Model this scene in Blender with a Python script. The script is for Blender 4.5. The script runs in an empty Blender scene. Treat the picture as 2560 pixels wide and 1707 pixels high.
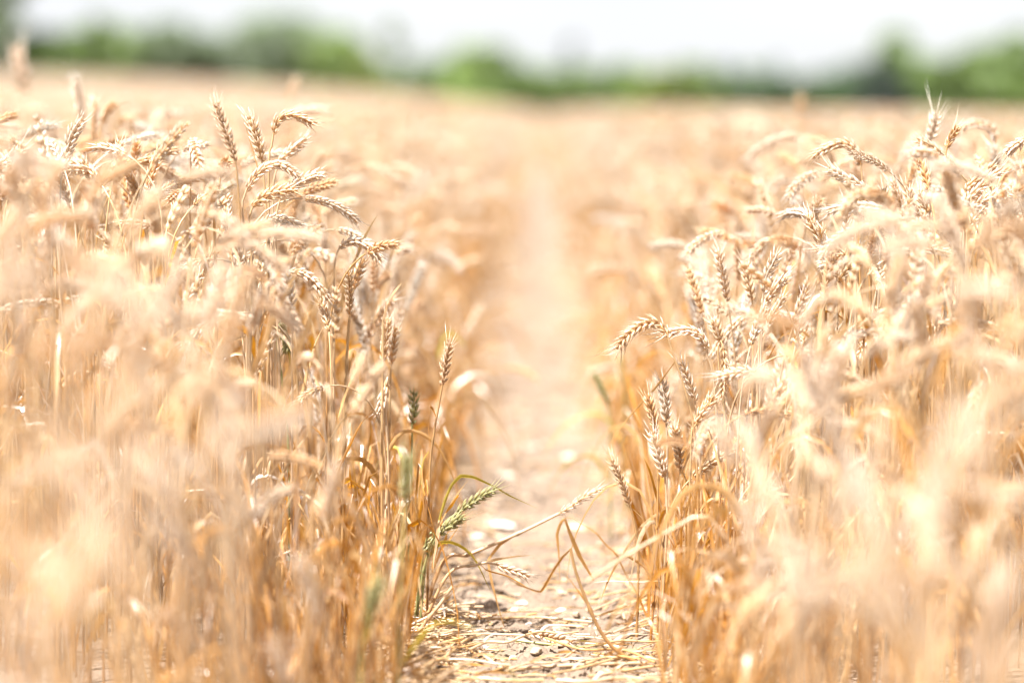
import bpy, math, random
import numpy as np
from mathutils import Vector, Matrix

scn = bpy.context.scene
COL = scn.collection
rng = np.random.default_rng(11)
random.seed(11)

# ------------------------------------------------------------------ camera
PW, PH, FPX = 2560.0, 1707.0, 6044.0           # photograph size, 85 mm on a 36 mm sensor
CAM_Z = 0.68
yaw = math.atan(65 / FPX); pitch = math.atan(612 / FPX); roll = 0.0157
fwd = np.array([-math.sin(yaw) * math.cos(pitch), math.cos(yaw) * math.cos(pitch), -math.sin(pitch)])
hor = np.array([math.cos(yaw), math.sin(yaw), 0.0])
upv = np.cross(hor, fwd)
cx = hor * math.cos(roll) + upv * math.sin(roll)
cy = -hor * math.sin(roll) + upv * math.cos(roll)
CAMP = np.array([0.0, 0.0, CAM_Z])
cam = bpy.data.cameras.new("camera")
camo = bpy.data.objects.new("camera", cam); COL.objects.link(camo)
M = Matrix(((cx[0], cy[0], -fwd[0], 0), (cx[1], cy[1], -fwd[1], 0), (cx[2], cy[2], -fwd[2], CAM_Z), (0, 0, 0, 1)))
camo.matrix_world = M
cam.lens = 85; cam.sensor_width = 36; cam.clip_start = 0.05; cam.clip_end = 5000
cam.dof.use_dof = True; cam.dof.focus_distance = 3.01; cam.dof.aperture_fstop = 1.6
scn.camera = camo

# ------------------------------------------------------------------ sky, sun, exposure
SUN_EL, SUN_AZ = math.radians(65), math.radians(-128)     # azimuth from +Y towards +X: high on the left
world = bpy.data.worlds.new("World"); scn.world = world; world.use_nodes = True
nt = world.node_tree; N = nt.nodes; N.clear()
wo = N.new("ShaderNodeOutputWorld"); bg = N.new("ShaderNodeBackground"); sky = N.new("ShaderNodeTexSky")
sky.sky_type = 'NISHITA'; sky.sun_disc = False; sky.sun_elevation = SUN_EL; sky.sun_rotation = SUN_AZ
sky.dust_density = 2.0; sky.ozone_density = 1.0
tc = N.new("ShaderNodeTexCoord"); mp = N.new("ShaderNodeMapping"); mp.inputs['Scale'].default_value = (1.5, 1.5, 6.0)
nz = N.new("ShaderNodeTexNoise"); nz.inputs['Scale'].default_value = 2.2; nz.inputs['Detail'].default_value = 6
cr = N.new("ShaderNodeValToRGB"); cr.color_ramp.elements[0].position = 0.20; cr.color_ramp.elements[1].position = 0.52
mx = N.new("ShaderNodeMix"); mx.data_type = 'RGBA'
mx.inputs[7].default_value = (2.42, 2.46, 2.54, 1)           # sunlit cloud, in the sky texture's own units
cr.color_ramp.elements[0].color = (.45, .45, .45, 1)
nt.links.new(tc.outputs['Generated'], mp.inputs['Vector']); nt.links.new(mp.outputs['Vector'], nz.inputs['Vector'])
nt.links.new(nz.outputs['Fac'], cr.inputs['Fac']); nt.links.new(cr.outputs['Color'], mx.inputs[0])
nt.links.new(sky.outputs['Color'], mx.inputs[6]); nt.links.new(mx.outputs[2], bg.inputs['Color'])
bg.inputs['Strength'].default_value = 0.10
nt.links.new(bg.outputs['Background'], wo.inputs['Surface'])
sl = bpy.data.lights.new("sun", 'SUN'); sl.energy = 4.8; sl.angle = math.radians(0.53); sl.color = (1.0, 0.965, 0.92)
so = bpy.data.objects.new("sun", sl); COL.objects.link(so)
sd = Vector((math.sin(SUN_AZ) * math.cos(SUN_EL), math.cos(SUN_AZ) * math.cos(SUN_EL), math.sin(SUN_EL)))
so.rotation_euler = sd.to_track_quat('Z', 'Y').to_euler()
vs = scn.view_settings
vs.view_transform = 'Standard'; vs.look = 'None'; vs.gamma = 1; vs.use_curve_mapping = False
vs.exposure = 2.02
scn.cycles.max_bounces = 10; scn.cycles.diffuse_bounces = 6; scn.cycles.transmission_bounces = 6; scn.cycles.glossy_bounces = 2
scn.cycles.use_denoising = True
scn.cycles.sample_clamp_indirect = 6.0

# ------------------------------------------------------------------ photo <-> world helpers
R3 = np.stack([cx, cy, -fwd], 1)
def ray(px, py):
    return R3 @ np.array([(px - PW / 2) / FPX, (PH / 2 - py) / FPX, -1.0])
def P(px, py, d):                       # point at distance d along the tramline
    r = ray(px, py); return CAMP + r * (d / r[1])
def G(px, py, z=0.0):                   # point on the ground
    r = ray(px, py); return CAMP + r * ((z - CAM_Z) / r[2])
def project(p):
    q = (np.asarray(p) - CAMP) @ R3
    return PW / 2 - q[..., 0] / q[..., 2] * FPX, PH / 2 + q[..., 1] / q[..., 2] * FPX
def terrain(x, y):
    x = np.asarray(x, float); y = np.asarray(y, float)
    rise = 2.0 * (1 - np.exp(-np.clip(-x, 0, None) / 12)) * np.clip((y - 8) / 125, 0, 1.6) ** 1.25
    return rise - .85 * np.clip((y - 10) / 120, 0, 1.2) ** 1.3

# ------------------------------------------------------------------ mesh builder
class MB:
    def __init__(s):
        s.v, s.c, s.q, s.t, s.qm, s.tm, s.n = [], [], [], [], [], [], 0
    def add(s, v, c, q=None, t=None, m=0):
        v = np.asarray(v, np.float32).reshape(-1, 3)
        c = np.asarray(c, np.float32)
        if c.ndim == 1: c = np.tile(c, (len(v), 1))
        s.v.append(v); s.c.append(c)
        if q is not None and len(q): q = np.asarray(q, np.int64); s.q.append(q + s.n); s.qm.append(np.full(len(q), m, np.int32))
        if t is not None and len(t): t = np.asarray(t, np.int64); s.t.append(t + s.n); s.tm.append(np.full(len(t), m, np.int32))
        s.n += len(v); return s
    def arrays(s):
        V = np.concatenate(s.v) if s.v else np.zeros((0, 3), np.float32)
        C = np.concatenate(s.c) if s.c else np.zeros((0, 3), np.float32)
        Q = np.concatenate(s.q) if s.q else np.zeros((0, 4), np.int64)
        T = np.concatenate(s.t) if s.t else np.zeros((0, 3), np.int64)
        qm = np.concatenate(s.qm) if s.qm else np.zeros(0, np.int32)
        tm = np.concatenate(s.tm) if s.tm else np.zeros(0, np.int32)
        return V, C, Q, T, qm, tm
    def mesh(s, name, mats, smooth=True):
        V, C, Q, T, qm, tm = s.arrays()
        me = bpy.data.meshes.new(name)
        me.vertices.add(len(V)); me.vertices.foreach_set("co", V.ravel())
        nl = 4 * len(Q) + 3 * len(T)
        me.loops.add(nl); me.loops.foreach_set("vertex_index", np.concatenate([Q.ravel(), T.ravel()]).astype(np.int32))
        me.polygons.add(len(Q) + len(T))
        ls = np.concatenate([np.arange(len(Q)) * 4, 4 * len(Q) + np.arange(len(T)) * 3]).astype(np.int32)
        me.polygons.foreach_set("loop_start", ls)
        me.polygons.foreach_set("material_index", np.concatenate([qm, tm]).astype(np.int32))
        me.polygons.foreach_set("use_smooth", np.full(len(ls), smooth))
        a = me.attributes.new("col", 'FLOAT_COLOR', 'POINT')
        a.data.foreach_set("color", np.concatenate([C, np.ones((len(C), 1), np.float32)], 1).astype(np.float32).ravel())
        for m in mats: me.materials.append(m)
        me.update(calc_edges=True)
        return me
    def build(s, name, mats, parent=None, smooth=True):
        if not isinstance(mats, (list, tuple)): mats = [mats]
        o = bpy.data.objects.new(name, s.mesh(name, mats, smooth)); COL.objects.link(o)
        if parent: o.parent = parent
        return o
def tag(o, label=None, cat=None, group=None, kind=None):
    if label: o['label'] = label
    if cat: o['category'] = cat
    if group: o['group'] = group
    if kind: o['kind'] = kind
    return o
def empty(name, loc):
    o = bpy.data.objects.new(name, None); COL.objects.link(o); o.location = loc
    o.empty_display_size = 0.02
    return o

# ------------------------------------------------------------------ materials
def new_mat(name):
    m = bpy.data.materials.new(name); m.use_nodes = True; n = m.node_tree; n.nodes.clear()
    return m, n, n.nodes.new("ShaderNodeOutputMaterial")
def straw_mat(name, transl, gloss, rough, nscale, namt):
    m, n, out = new_mat(name)
    at = n.nodes.new("ShaderNodeAttribute"); at.attribute_name = "col"
    tcn = n.nodes.new("ShaderNodeTexCoord")
    no = n.nodes.new("ShaderNodeTexNoise"); no.inputs['Scale'].default_value = nscale; no.inputs['Detail'].default_value = 3
    n.links.new(tcn.outputs['Object'], no.inputs['Vector'])
    mr = n.nodes.new("ShaderNodeMapRange"); mr.inputs[1].default_value = 0.25; mr.inputs[2].default_value = 0.75
    mr.inputs[3].default_value = 1 - namt; mr.inputs[4].default_value = 1 + namt
    n.links.new(no.outputs['Fac'], mr.inputs[0])
    mul = n.nodes.new("ShaderNodeVectorMath"); mul.operation = 'SCALE'
    n.links.new(at.outputs['Color'], mul.inputs[0]); n.links.new(mr.outputs[0], mul.inputs['Scale'])
    df = n.nodes.new("ShaderNodeBsdfDiffuse"); tr = n.nodes.new("ShaderNodeBsdfTranslucent"); gl = n.nodes.new("ShaderNodeBsdfGlossy")
    gl.inputs['Roughness'].default_value = rough; gl.inputs['Color'].default_value = (1, 1, 1, 1)
    n.links.new(mul.outputs[0], df.inputs['Color'])
    sat = n.nodes.new("ShaderNodeHueSaturation"); sat.inputs['Saturation'].default_value = 1.2
    n.links.new(mul.outputs[0], sat.inputs['Color']); n.links.new(sat.outputs[0], tr.inputs['Color'])
    a = n.nodes.new("ShaderNodeMixShader"); a.inputs[0].default_value = transl
    n.links.new(df.outputs[0], a.inputs[1]); n.links.new(tr.outputs[0], a.inputs[2])
    fr = n.nodes.new("ShaderNodeFresnel"); fr.inputs['IOR'].default_value = 1.45
    fm = n.nodes.new("ShaderNodeMath"); fm.operation = 'MULTIPLY'; fm.inputs[1].default_value = gloss
    n.links.new(fr.outputs[0], fm.inputs[0])
    b = n.nodes.new("ShaderNodeMixShader"); n.links.new(fm.outputs[0], b.inputs[0])
    n.links.new(a.outputs[0], b.inputs[1]); n.links.new(gl.outputs[0], b.inputs[2])
    n.links.new(b.outputs[0], out.inputs['Surface'])
    return m
M_EAR = straw_mat("wheat_husk", 0.42, 0.9, 0.38, 260, 0.10)
M_STEM = straw_mat("straw", 0.22, 1.0, 0.32, 120, 0.16)
M_LEAF = straw_mat("dry_leaf", 0.48, 0.45, 0.45, 140, 0.22)
M_CROWN = straw_mat("tree_leaves", 0.35, 0.6, 0.5, 1.2, 0.35)
M_BARK = straw_mat("bark", 0.0, 0.3, 0.8, 6, 0.3)
WHEAT = [M_EAR, M_STEM, M_LEAF]

def soil_mat():
    m, n, out = new_mat("dry_soil")
    b = n.nodes.new("ShaderNodeBsdfPrincipled"); b.inputs['Roughness'].default_value = 0.95
    b.inputs['Specular IOR Level'].default_value = 0.15
    tcn = n.nodes.new("ShaderNodeTexCoord")
    n1 = n.nodes.new("ShaderNodeTexNoise"); n1.inputs['Scale'].default_value = 9; n1.inputs['Detail'].default_value = 8
    n2 = n.nodes.new("ShaderNodeTexNoise"); n2.inputs['Scale'].default_value = 160; n2.inputs['Detail'].default_value = 6
    for q in (n1, n2): n.links.new(tcn.outputs['Object'], q.inputs['Vector'])
    r = n.nodes.new("ShaderNodeValToRGB")
    r.color_ramp.elements[0].position = .3; r.color_ramp.elements[0].color = (.13, .093, .066, 1)
    r.color_ramp.elements[1].position = .7; r.color_ramp.elements[1].color = (.24, .184, .14, 1)
    n.links.new(n1.outputs['Fac'], r.inputs['Fac'])
    r2 = n.nodes.new("ShaderNodeMapRange"); r2.inputs[1].default_value = .3; r2.inputs[2].default_value = .6; r2.inputs[3].default_value = .8; r2.inputs[4].default_value = 1.08
    n.links.new(n2.outputs['Fac'], r2.inputs[0])
    mu = n.nodes.new("ShaderNodeVectorMath"); mu.operation = 'SCALE'
    n.links.new(r.outputs['Color'], mu.inputs[0]); n.links.new(r2.outputs[0], mu.inputs['Scale'])
    n.links.new(mu.outputs[0], b.inputs['Base Color'])
    bp = n.nodes.new("ShaderNodeBump"); bp.inputs['Strength'].default_value = .9; bp.inputs['Distance'].default_value = .005
    n.links.new(n2.outputs['Fac'], bp.inputs['Height']); n.links.new(bp.outputs[0], b.inputs['Normal'])
    n.links.new(b.outputs[0], out.inputs['Surface'])
    return m
M_SOIL = soil_mat()
def stone_mat():
    m, n, out = new_mat("flint")
    b = n.nodes.new("ShaderNodeBsdfPrincipled"); b.inputs['Roughness'].default_value = 0.7
    at = n.nodes.new("ShaderNodeAttribute"); at.attribute_name = "col"
    tcn = n.nodes.new("ShaderNodeTexCoord")
    n1 = n.nodes.new("ShaderNodeTexNoise"); n1.inputs['Scale'].default_value = 120; n1.inputs['Detail'].default_value = 6
    n.links.new(tcn.outputs['Object'], n1.inputs['Vector'])
    mr = n.nodes.new("ShaderNodeMapRange"); mr.inputs[3].default_value = .7; mr.inputs[4].default_value = 1.25
    n.links.new(n1.outputs['Fac'], mr.inputs[0])
    mu = n.nodes.new("ShaderNodeVectorMath"); mu.operation = 'SCALE'
    n.links.new(at.outputs['Color'], mu.inputs[0]); n.links.new(mr.outputs[0], mu.inputs['Scale'])
    n.links.new(mu.outputs[0], b.inputs['Base Color'])
    bp = n.nodes.new("ShaderNodeBump"); bp.inputs['Strength'].default_value = .5; bp.inputs['Distance'].default_value = .002
    n.links.new(n1.outputs['Fac'], bp.inputs['Height']); n.links.new(bp.outputs[0], b.inputs['Normal'])
    n.links.new(b.outputs[0], out.inputs['Surface'])
    return m
M_STONE = stone_mat()

# ------------------------------------------------------------------ curves and plant pieces
def spline(pts, n):
    """Catmull-Rom through the points, n samples evenly along its length."""
    p = np.asarray(pts, float)
    if len(p) == 2: p = np.stack([p[0], (p[0] + p[1]) / 2, p[1]])
    e = np.concatenate([[2 * p[0] - p[1]], p, [2 * p[-1] - p[-2]]])
    out = []
    for i in range(1, len(e) - 2):
        for t in np.linspace(0, 1, 14, endpoint=False):
            a, b, c, d = e[i - 1], e[i], e[i + 1], e[i + 2]
            out.append(.5 * (2 * b + (c - a) * t + (2 * a - 5 * b + 4 * c - d) * t * t + (3 * b - a - 3 * c + d) * t ** 3))
    out.append(p[-1]); out = np.array(out)
    L = np.concatenate([[0], np.cumsum(np.linalg.norm(np.diff(out, axis=0), axis=1))])
    s = np.linspace(0, L[-1], n)
    return np.stack([np.interp(s, L, out[:, k]) for k in range(3)], 1), L[-1]
def unit(a): return a / np.maximum(np.linalg.norm(a, axis=-1, keepdims=True), 1e-9)
def frames(c, n0=None):
    T = unit(np.gradient(c, axis=0))
    n = np.array([0.3, 0.9, 0.2]) if n0 is None else np.asarray(n0, float)
    Ns = []
    for t in T:
        n = n - t * np.dot(n, t)
        if np.linalg.norm(n) < 1e-4: n = np.cross(t, [1, .1, .3])
        n = n / np.linalg.norm(n); Ns.append(n)
    Ns = np.array(Ns); return T, Ns, np.cross(T, Ns)
def tube(mb, c, r, sides, col, m, n0=None):
    n = len(c); T, A, B = frames(c, n0)
    r = np.broadcast_to(np.asarray(r, float), (n,))
    a = np.arange(sides) * 2 * math.pi / sides
    v = c[:, None] + r[:, None, None] * (A[:, None] * np.cos(a)[None, :, None] + B[:, None] * np.sin(a)[None, :, None])
    i, j = np.meshgrid(np.arange(n - 1), np.arange(sides), indexing='ij'); k = (j + 1) % sides
    q = np.stack([i * sides + j, i * sides + k, (i + 1) * sides + k, (i + 1) * sides + j], -1).reshape(-1, 4)
    col = np.asarray(col, float)
    cc = np.repeat(col, sides, 0) if col.ndim == 2 else col
    mb.add(v.reshape(-1, 3), cc, q, None, m)
def ribbon(mb, c, w, col, m, n0=None, twist=0.0, fold=0.25):
    """A leaf blade: three vertices across, folded along the midrib."""
    n = len(c); T, A, B = frames(c, n0)
    a = np.linspace(0, twist, n)[:, None]
    A2 = A * np.cos(a) + B * np.sin(a); B2 = np.cross(T, A2)
    w = np.broadcast_to(np.asarray(w, float), (n,))[:, None]
    v = np.stack([c - A2 * w + B2 * w * fold, c, c + A2 * w + B2 * w * fold], 1)
    i, j = np.meshgrid(np.arange(n - 1), np.arange(2), indexing='ij')
    q = np.stack([i * 3 + j, i * 3 + j + 1, (i + 1) * 3 + j + 1, (i + 1) * 3 + j], -1).reshape(-1, 4)
    col = np.asarray(col, float)
    mb.add(v.reshape(-1, 3), np.repeat(col, 3, 0) if col.ndim == 2 else col, q, None, m)

# one husk: rings along +Z then a pointed tip
def husk_unit(sides):
    prof = [(0.0, .35), (.28, 1.0), (.62, .82), (.86, .36)]
    a = np.arange(sides) * 2 * math.pi / sides
    v = [(r * math.cos(x), r * math.sin(x), z) for z, r in prof for x in a] + [(0, 0, 1.0)]
    q = [(i * sides + j, i * sides + (j + 1) % sides, (i + 1) * sides + (j + 1) % sides, (i + 1) * sides + j) for i in range(len(prof) - 1) for j in range(sides)]
    t = [((len(prof) - 1) * sides + j, (len(prof) - 1) * sides + (j + 1) % sides, len(prof) * sides) for j in range(sides)]
    zz = np.array([x[2] for x in v])
    return np.array(v), np.array(q), np.array(t), zz
HUSK5, HUSK4 = husk_unit(5), husk_unit(4)
AW_V = np.array([(1, 0, 0), (-.5, .87, 0), (-.5, -.87, 0), (0, 0, 1.0)]); AW_T = np.array([(0, 1, 3), (1, 2, 3), (2, 0, 3)])
def stamp(mb, pos, X, Y, Z, sx, sy, sz, unitmesh, col, m, tipcol=None):
    """Many copies of one small mesh, each in its own frame."""
    v, q, t, zz = unitmesh
    k = len(pos); n = len(v)
    V = pos[:, None] + (v[None, :, 0:1] * (X * sx[:, None])[:, None] + v[None, :, 1:2] * (Y * sy[:, None])[:, None] + v[None, :, 2:3] * (Z * sz[:, None])[:, None])
    off = (np.arange(k) * n)[:, None, None]
    C = np.repeat(col[:, None], n, 1)
    if tipcol is not None: C = C * (1 - zz[None, :, None]) + tipcol[:, None] * zz[None, :, None]
    mb.add(V.reshape(-1, 3), C.reshape(-1, 3), None if q is None else (q[None] + off).reshape(-1, 4), (t[None] + off).reshape(-1, 3), m)
AWN = (AW_V, None, AW_T, AW_V[:, 2])

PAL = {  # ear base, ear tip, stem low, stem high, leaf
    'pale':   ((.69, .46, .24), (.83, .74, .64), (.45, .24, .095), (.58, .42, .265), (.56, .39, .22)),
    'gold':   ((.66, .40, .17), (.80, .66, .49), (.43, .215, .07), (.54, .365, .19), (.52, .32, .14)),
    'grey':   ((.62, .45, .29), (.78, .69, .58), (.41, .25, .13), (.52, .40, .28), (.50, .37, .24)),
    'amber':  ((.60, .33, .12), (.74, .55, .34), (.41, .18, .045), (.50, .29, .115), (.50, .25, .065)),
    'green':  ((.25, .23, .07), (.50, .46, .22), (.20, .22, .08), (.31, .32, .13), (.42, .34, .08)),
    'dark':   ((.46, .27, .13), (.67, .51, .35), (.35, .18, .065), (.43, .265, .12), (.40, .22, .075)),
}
def ear(mb, c, length, pal, seed, lod=0, awn=1.0, width=1.0, n0=None):
    """A wheat ear along the curve c (base to tip)."""
    r = np.random.default_rng(seed)
    base, tip = np.array(PAL[pal][0]), np.array(PAL[pal][1])
    ns = max(9, int(round(length / 0.0044)))
    if lod == 1: ns = max(7, ns * 2 // 3)
    s = (np.arange(ns) + .6) / (ns + .4)
    idx = s * (len(c) - 1); i0 = np.clip(idx.astype(int), 0, len(c) - 2); f = (idx - i0)[:, None]
    T, A, B = frames(c, n0)
    pick = lambda Q: Q[i0] * (1 - f) + Q[i0 + 1] * f
    p, t, a, b = pick(c), unit(pick(T)), unit(pick(A)), unit(pick(B))
    side = np.where(np.arange(ns) % 2 == 0, 1.0, -1.0)[:, None]
    env = np.minimum(1, .62 + 1.6 * s) * np.minimum(1, .55 + 1.7 * (1 - s))
    fans = (-1, 0, 1) if lod == 0 else (-.6, .6)
    for k in fans:
        sp = np.radians((27 if k == 0 else 21) + (8 if awn > 1.4 else 0) + r.normal(0, 4, ns))[:, None]
        fan = np.radians(26 * k + r.normal(0, 5, ns))[:, None]
        Z = unit(t * np.cos(sp) + side * a * np.sin(sp) + b * np.sin(fan) * .8)
        X = unit(np.cross(Z, side * a + 1e-3)); Y = np.cross(Z, X)
        L = .0128 * env * r.uniform(.9, 1.1, ns) * (1 if k else .94) * width ** .5
        W = (.00265 if lod == 0 else .0034) * env * r.uniform(.88, 1.12, ns) * width
        pos = p + side * a * (.0011 + .0012 * (k == 0)) * width + b * (k * .0024) * width - t * .0035
        var = r.uniform(.88, 1.1, (ns, 1))
        hk = np.nonzero(r.uniform(0, 1, ns) > (.06 if lod == 0 else 0))[0]      # a few husks are gone
        stamp(mb, pos[hk], X[hk], Y[hk], Z[hk], W[hk], W[hk] * .82, L[hk], HUSK5 if lod == 0 else HUSK4, (base * var)[hk], 0, (tip * var)[hk])
        if lod == 0:
            keep = r.uniform(0, 1, ns) < (.55 + .5 * s)
            al = awn * (.003 + .004 * s + .013 * np.clip((s - .78) / .22, 0, 1)) * r.uniform(.5, 1.5, ns)
            Za = unit(Z + .25 * r.normal(0, 1, (ns, 3)) * .5 + t * .4)
            w = np.full(ns, .0005)
            kk = np.nonzero(keep)[0]
            stamp(mb, (pos + Z * L[:, None] * .9)[kk], X[kk], Y[kk], Za[kk], w[kk], w[kk], al[kk] + .0012, AWN, (tip * var)[kk], 0)
    tube(mb, c[::2] if len(c) > 6 else c, .0011, 4, base, 0)

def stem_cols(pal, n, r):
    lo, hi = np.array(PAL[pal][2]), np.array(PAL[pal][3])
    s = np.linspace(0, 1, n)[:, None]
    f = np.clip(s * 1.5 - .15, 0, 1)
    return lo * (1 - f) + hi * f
def polyline(pts, n):
    p = np.asarray(pts, float)
    L = np.concatenate([[0], np.cumsum(np.linalg.norm(np.diff(p, axis=0), axis=1))]); s = np.linspace(0, L[-1], n)
    return np.stack([np.interp(s, L, p[:, k]) for k in range(3)], 1), L[-1]
def leafblade(mb, pts, wmm, pal, seed, n=18, twist=None, colour=None, m=2, sharp=False):
    r = np.random.default_rng(seed)
    c, L = spline(pts, n)
    if sharp: c = .3 * c + .7 * polyline(pts, n)[0]
    s = np.linspace(0, 1, n)
    w = wmm * .0005 * np.minimum(1, .45 + 3 * s) * np.clip(1.02 - s ** 2.2, .05, 1) * (1 + .15 * np.sin(s * 17 + seed))
    col = np.array(PAL[pal][4] if colour is None else colour)
    cc = col * (1 + .18 * np.sin(s * 5 + seed)[:, None]) * np.array([1, 1, 1])
    n0 = unit(np.array([r.normal(), r.normal() * .4, r.normal() * .5]))
    ribbon(mb, c, w, cc, m, n0, r.uniform(-1.8, 1.8) if twist is None else twist, r.uniform(.15, .6))

# ------------------------------------------------------------------ template stalks
def stalk_curve(H, lean, nod, nodlen, r):
    """Planar curve by turning the heading; rises to about H, the ear nods by `nod` radians."""
    n = 60; Ls = H * 1.03
    s = np.linspace(0, Ls, n); ds = s[1] - s[0]
    th = lean * (s / Ls) + .02 * np.sin(s * 14 + r.uniform(0, 6))
    k = np.clip((s - (Ls - nodlen)) / nodlen, 0, 1)
    th = th + nod * .62 * k ** 1.6
    x = np.cumsum(np.sin(th)) * ds; z = np.cumsum(np.cos(th)) * ds
    return np.stack([x - x[0], np.zeros(n), z - z[0]], 1), th[-1]
def make_template(H, nod, lean, pal, seed, lod):
    """Returns {part: [MB, ...]} in the stalk's own frame (base at the origin)."""
    r = np.random.default_rng(seed)
    c, th = stalk_curve(H, lean, nod, r.uniform(.10, .17), r)
    parts = {'stem': [], 'ear': [], 'leaf': []}
    el = r.uniform(.050, .082)
    ne = 16; se = np.linspace(0, el, ne)
    te = th + nod * .38 * (se / el)
    ec = c[-1] + np.stack([np.cumsum(np.sin(te)), .0 * te, np.cumsum(np.cos(te))], 1) * (el / (ne - 1))
    ec[:, 1] += .006 * r.normal() * (se / el) ** 2
    sm = MB(); k = {0: 2, 1: 4, 2: 12}[lod]
    cs = np.concatenate([c[:-1:k], c[-1:]]); n = len(cs)
    rad = np.linspace(.00175, .0011, n)
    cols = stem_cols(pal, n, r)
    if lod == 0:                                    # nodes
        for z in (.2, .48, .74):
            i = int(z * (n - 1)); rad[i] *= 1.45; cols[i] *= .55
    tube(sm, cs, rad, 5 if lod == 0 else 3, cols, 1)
    parts['stem'].append(sm)
    em = MB()
    if lod == 2:
        tube(em, ec[[0, 3, 8, 12, 15]], np.array([.003, .006, .0062, .005, .0008]), 4,
             np.tile(np.array(PAL[pal][0]) * .46 + np.array(PAL[pal][1]) * .32, (5, 1)), 0)  # husk colours dimmed to carry the shade in gaps between far ears
    else:
        ear(em, ec, el, pal, seed, lod, r.uniform(.5, 1.3), r.uniform(.66, .84), [0, 1, 0] if r.uniform() < .5 else [.7, .7, .1])
    parts['ear'].append(em)
    for j in range(int(r.integers(1, 4)) if lod < 2 else 1):
        z0 = r.uniform(.15, .72); i = int(z0 * 59); b = c[i]
        az = r.uniform(0, 6.28); d = np.array([math.cos(az), math.sin(az), 0]); L = r.uniform(.09, .2)
        up = r.uniform(.15, .5)
        pts = [b, b + d * L * .22 + [0, 0, L * up], b + d * L * .5 + [0, 0, L * up * .9], b + d * L * .72 + [0, 0, L * (up - .45)], b + d * L * .78 + [0, 0, L * (up - .85)]]
        if r.uniform() < .35: pts = [b, b + d * L * .15 + [0, 0, L * .4], b + d * L * .34 + [0, 0, L * .8], b + d * L * .5 + [0, 0, L]]
        pts = np.array(pts); pts[:, 2] = np.maximum(pts[:, 2], .008)
        lm = MB(); leafblade(lm, pts, r.uniform(3.5, 8), pal if r.uniform() < .6 else 'amber', seed * 7 + j, 12 if lod == 0 else 6)
        parts['leaf'].append(lm)
    top = max(c[:, 2].max(), ec[:, 2].max()) + .006
    return parts, top, ec.mean(0), ec[-1], el
PALS = ['pale'] * 6 + ['gold'] * 5 + ['grey'] + ['amber'] * 2
NODS = [.2, .55, 1.0, 1.5, 1.9, 2.3, .35, 1.3]
HEIGHTS = [.22, .32, .42, .52, .60]
def template_set(lod, per, seed0):
    out = []
    for hi, H in enumerate(HEIGHTS):
        for j in range(per):
            r = np.random.default_rng(seed0 + hi * 100 + j)
            nod = NODS[j % 8] * r.uniform(.85, 1.15)
            out.append(make_template(H * r.uniform(.96, 1.04), nod, r.uniform(.02, .22), PALS[(j * 3 + hi) % len(PALS)], seed0 + hi * 100 + j, lod))
    return out
T0 = template_set(0, 8, 1000)
T1 = template_set(1, 8, 3000)
T2 = template_set(2, 6, 5000)

# ------------------------------------------------------------------ ground
def vnoise(x, y, seed):
    xi, yi = np.floor(x).astype(int), np.floor(y).astype(int); fx, fy = x - xi, y - yi
    fx, fy = fx * fx * (3 - 2 * fx), fy * fy * (3 - 2 * fy)
    def h(a, b):
        n = (a * 374761393 + b * 668265263 + seed * 1442695) & 0x7fffffff
        n = ((n ^ (n >> 13)) * 1274126177) & 0x7fffffff
        return ((n ^ (n >> 16)) & 0xffff) / 65535.0
    return (h(xi, yi) * (1 - fx) + h(xi + 1, yi) * fx) * (1 - fy) + (h(xi, yi + 1) * (1 - fx) + h(xi + 1, yi + 1) * fx) * fy
def grid(xs, ys, zf):
    X, Y = np.meshgrid(xs, ys, indexing='ij'); Z = zf(X, Y)
    ni, nj = len(xs), len(ys)
    i, j = np.meshgrid(np.arange(ni - 1), np.arange(nj - 1), indexing='ij')
    q = np.stack([i * nj + j, (i + 1) * nj + j, (i + 1) * nj + j + 1, i * nj + j + 1], -1).reshape(-1, 4)
    return np.stack([X, Y, Z], -1).reshape(-1, 3), q
def soil_z(X, Y):
    z = .010 * (vnoise(X * 9, Y * 9, 1) - .5) + .009 * (vnoise(X * 28, Y * 28, 2) - .5) + .009 * (np.abs(vnoise(X * 70, Y * 70, 3) - .5)) + .0065 * (vnoise(X * 190, Y * 190, 4) - .5) * (vnoise(X * 12, Y * 12, 13) > .3)
    # drying cracks between clods
    sx, sy = X * 13 + 1.1 * vnoise(X * 20, Y * 20, 7), Y * 13 + 1.1 * vnoise(X * 20, Y * 20, 8)
    d1 = np.full(X.shape, 9.0); d2 = np.full(X.shape, 9.0)
    ix, iy = np.floor(sx).astype(int), np.floor(sy).astype(int)
    for a in (-1, 0, 1):
        for b in (-1, 0, 1):
            gx, gy = ix + a, iy + b
            h1 = vnoise(gx * 1.0, gy * 1.0, 21); h2 = vnoise(gx * 1.0, gy * 1.0, 22)
            d = np.hypot(gx + h1 - sx, gy + h2 - sy)
            d2 = np.minimum(np.maximum(d1, d), d2); d1 = np.minimum(d1, d)
    e = d2 - d1
    z -= .009 * np.clip(1 - e / .09, 0, 1) * (vnoise(X * 5, Y * 5, 9) > .42)
    return z
mb = MB()
v, q = grid(np.linspace(-.34, .34, 300), np.concatenate([np.linspace(2.5, 3.6, 520), np.linspace(3.603, 8.0, 560)]), soil_z)
mb.add(v, (.5, .4, .3), q)
o = mb.build("path", M_SOIL); tag(o, kind="structure")
mb = MB()
ys = np.concatenate([np.linspace(-6, 12, 30), np.linspace(13, 200, 70), [240, 300, 420, 700, 1200, 2500]])
xs = np.concatenate([[-1800, -800, -400, -200], np.linspace(-110, 110, 111), [200, 400, 800, 1800]])
v, q = grid(xs, ys, lambda X, Y: terrain(X, Y) - .022)
mb.add(v, (.5, .4, .3), q)
o = mb.build("ground", M_SOIL); tag(o, kind="structure")

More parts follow.
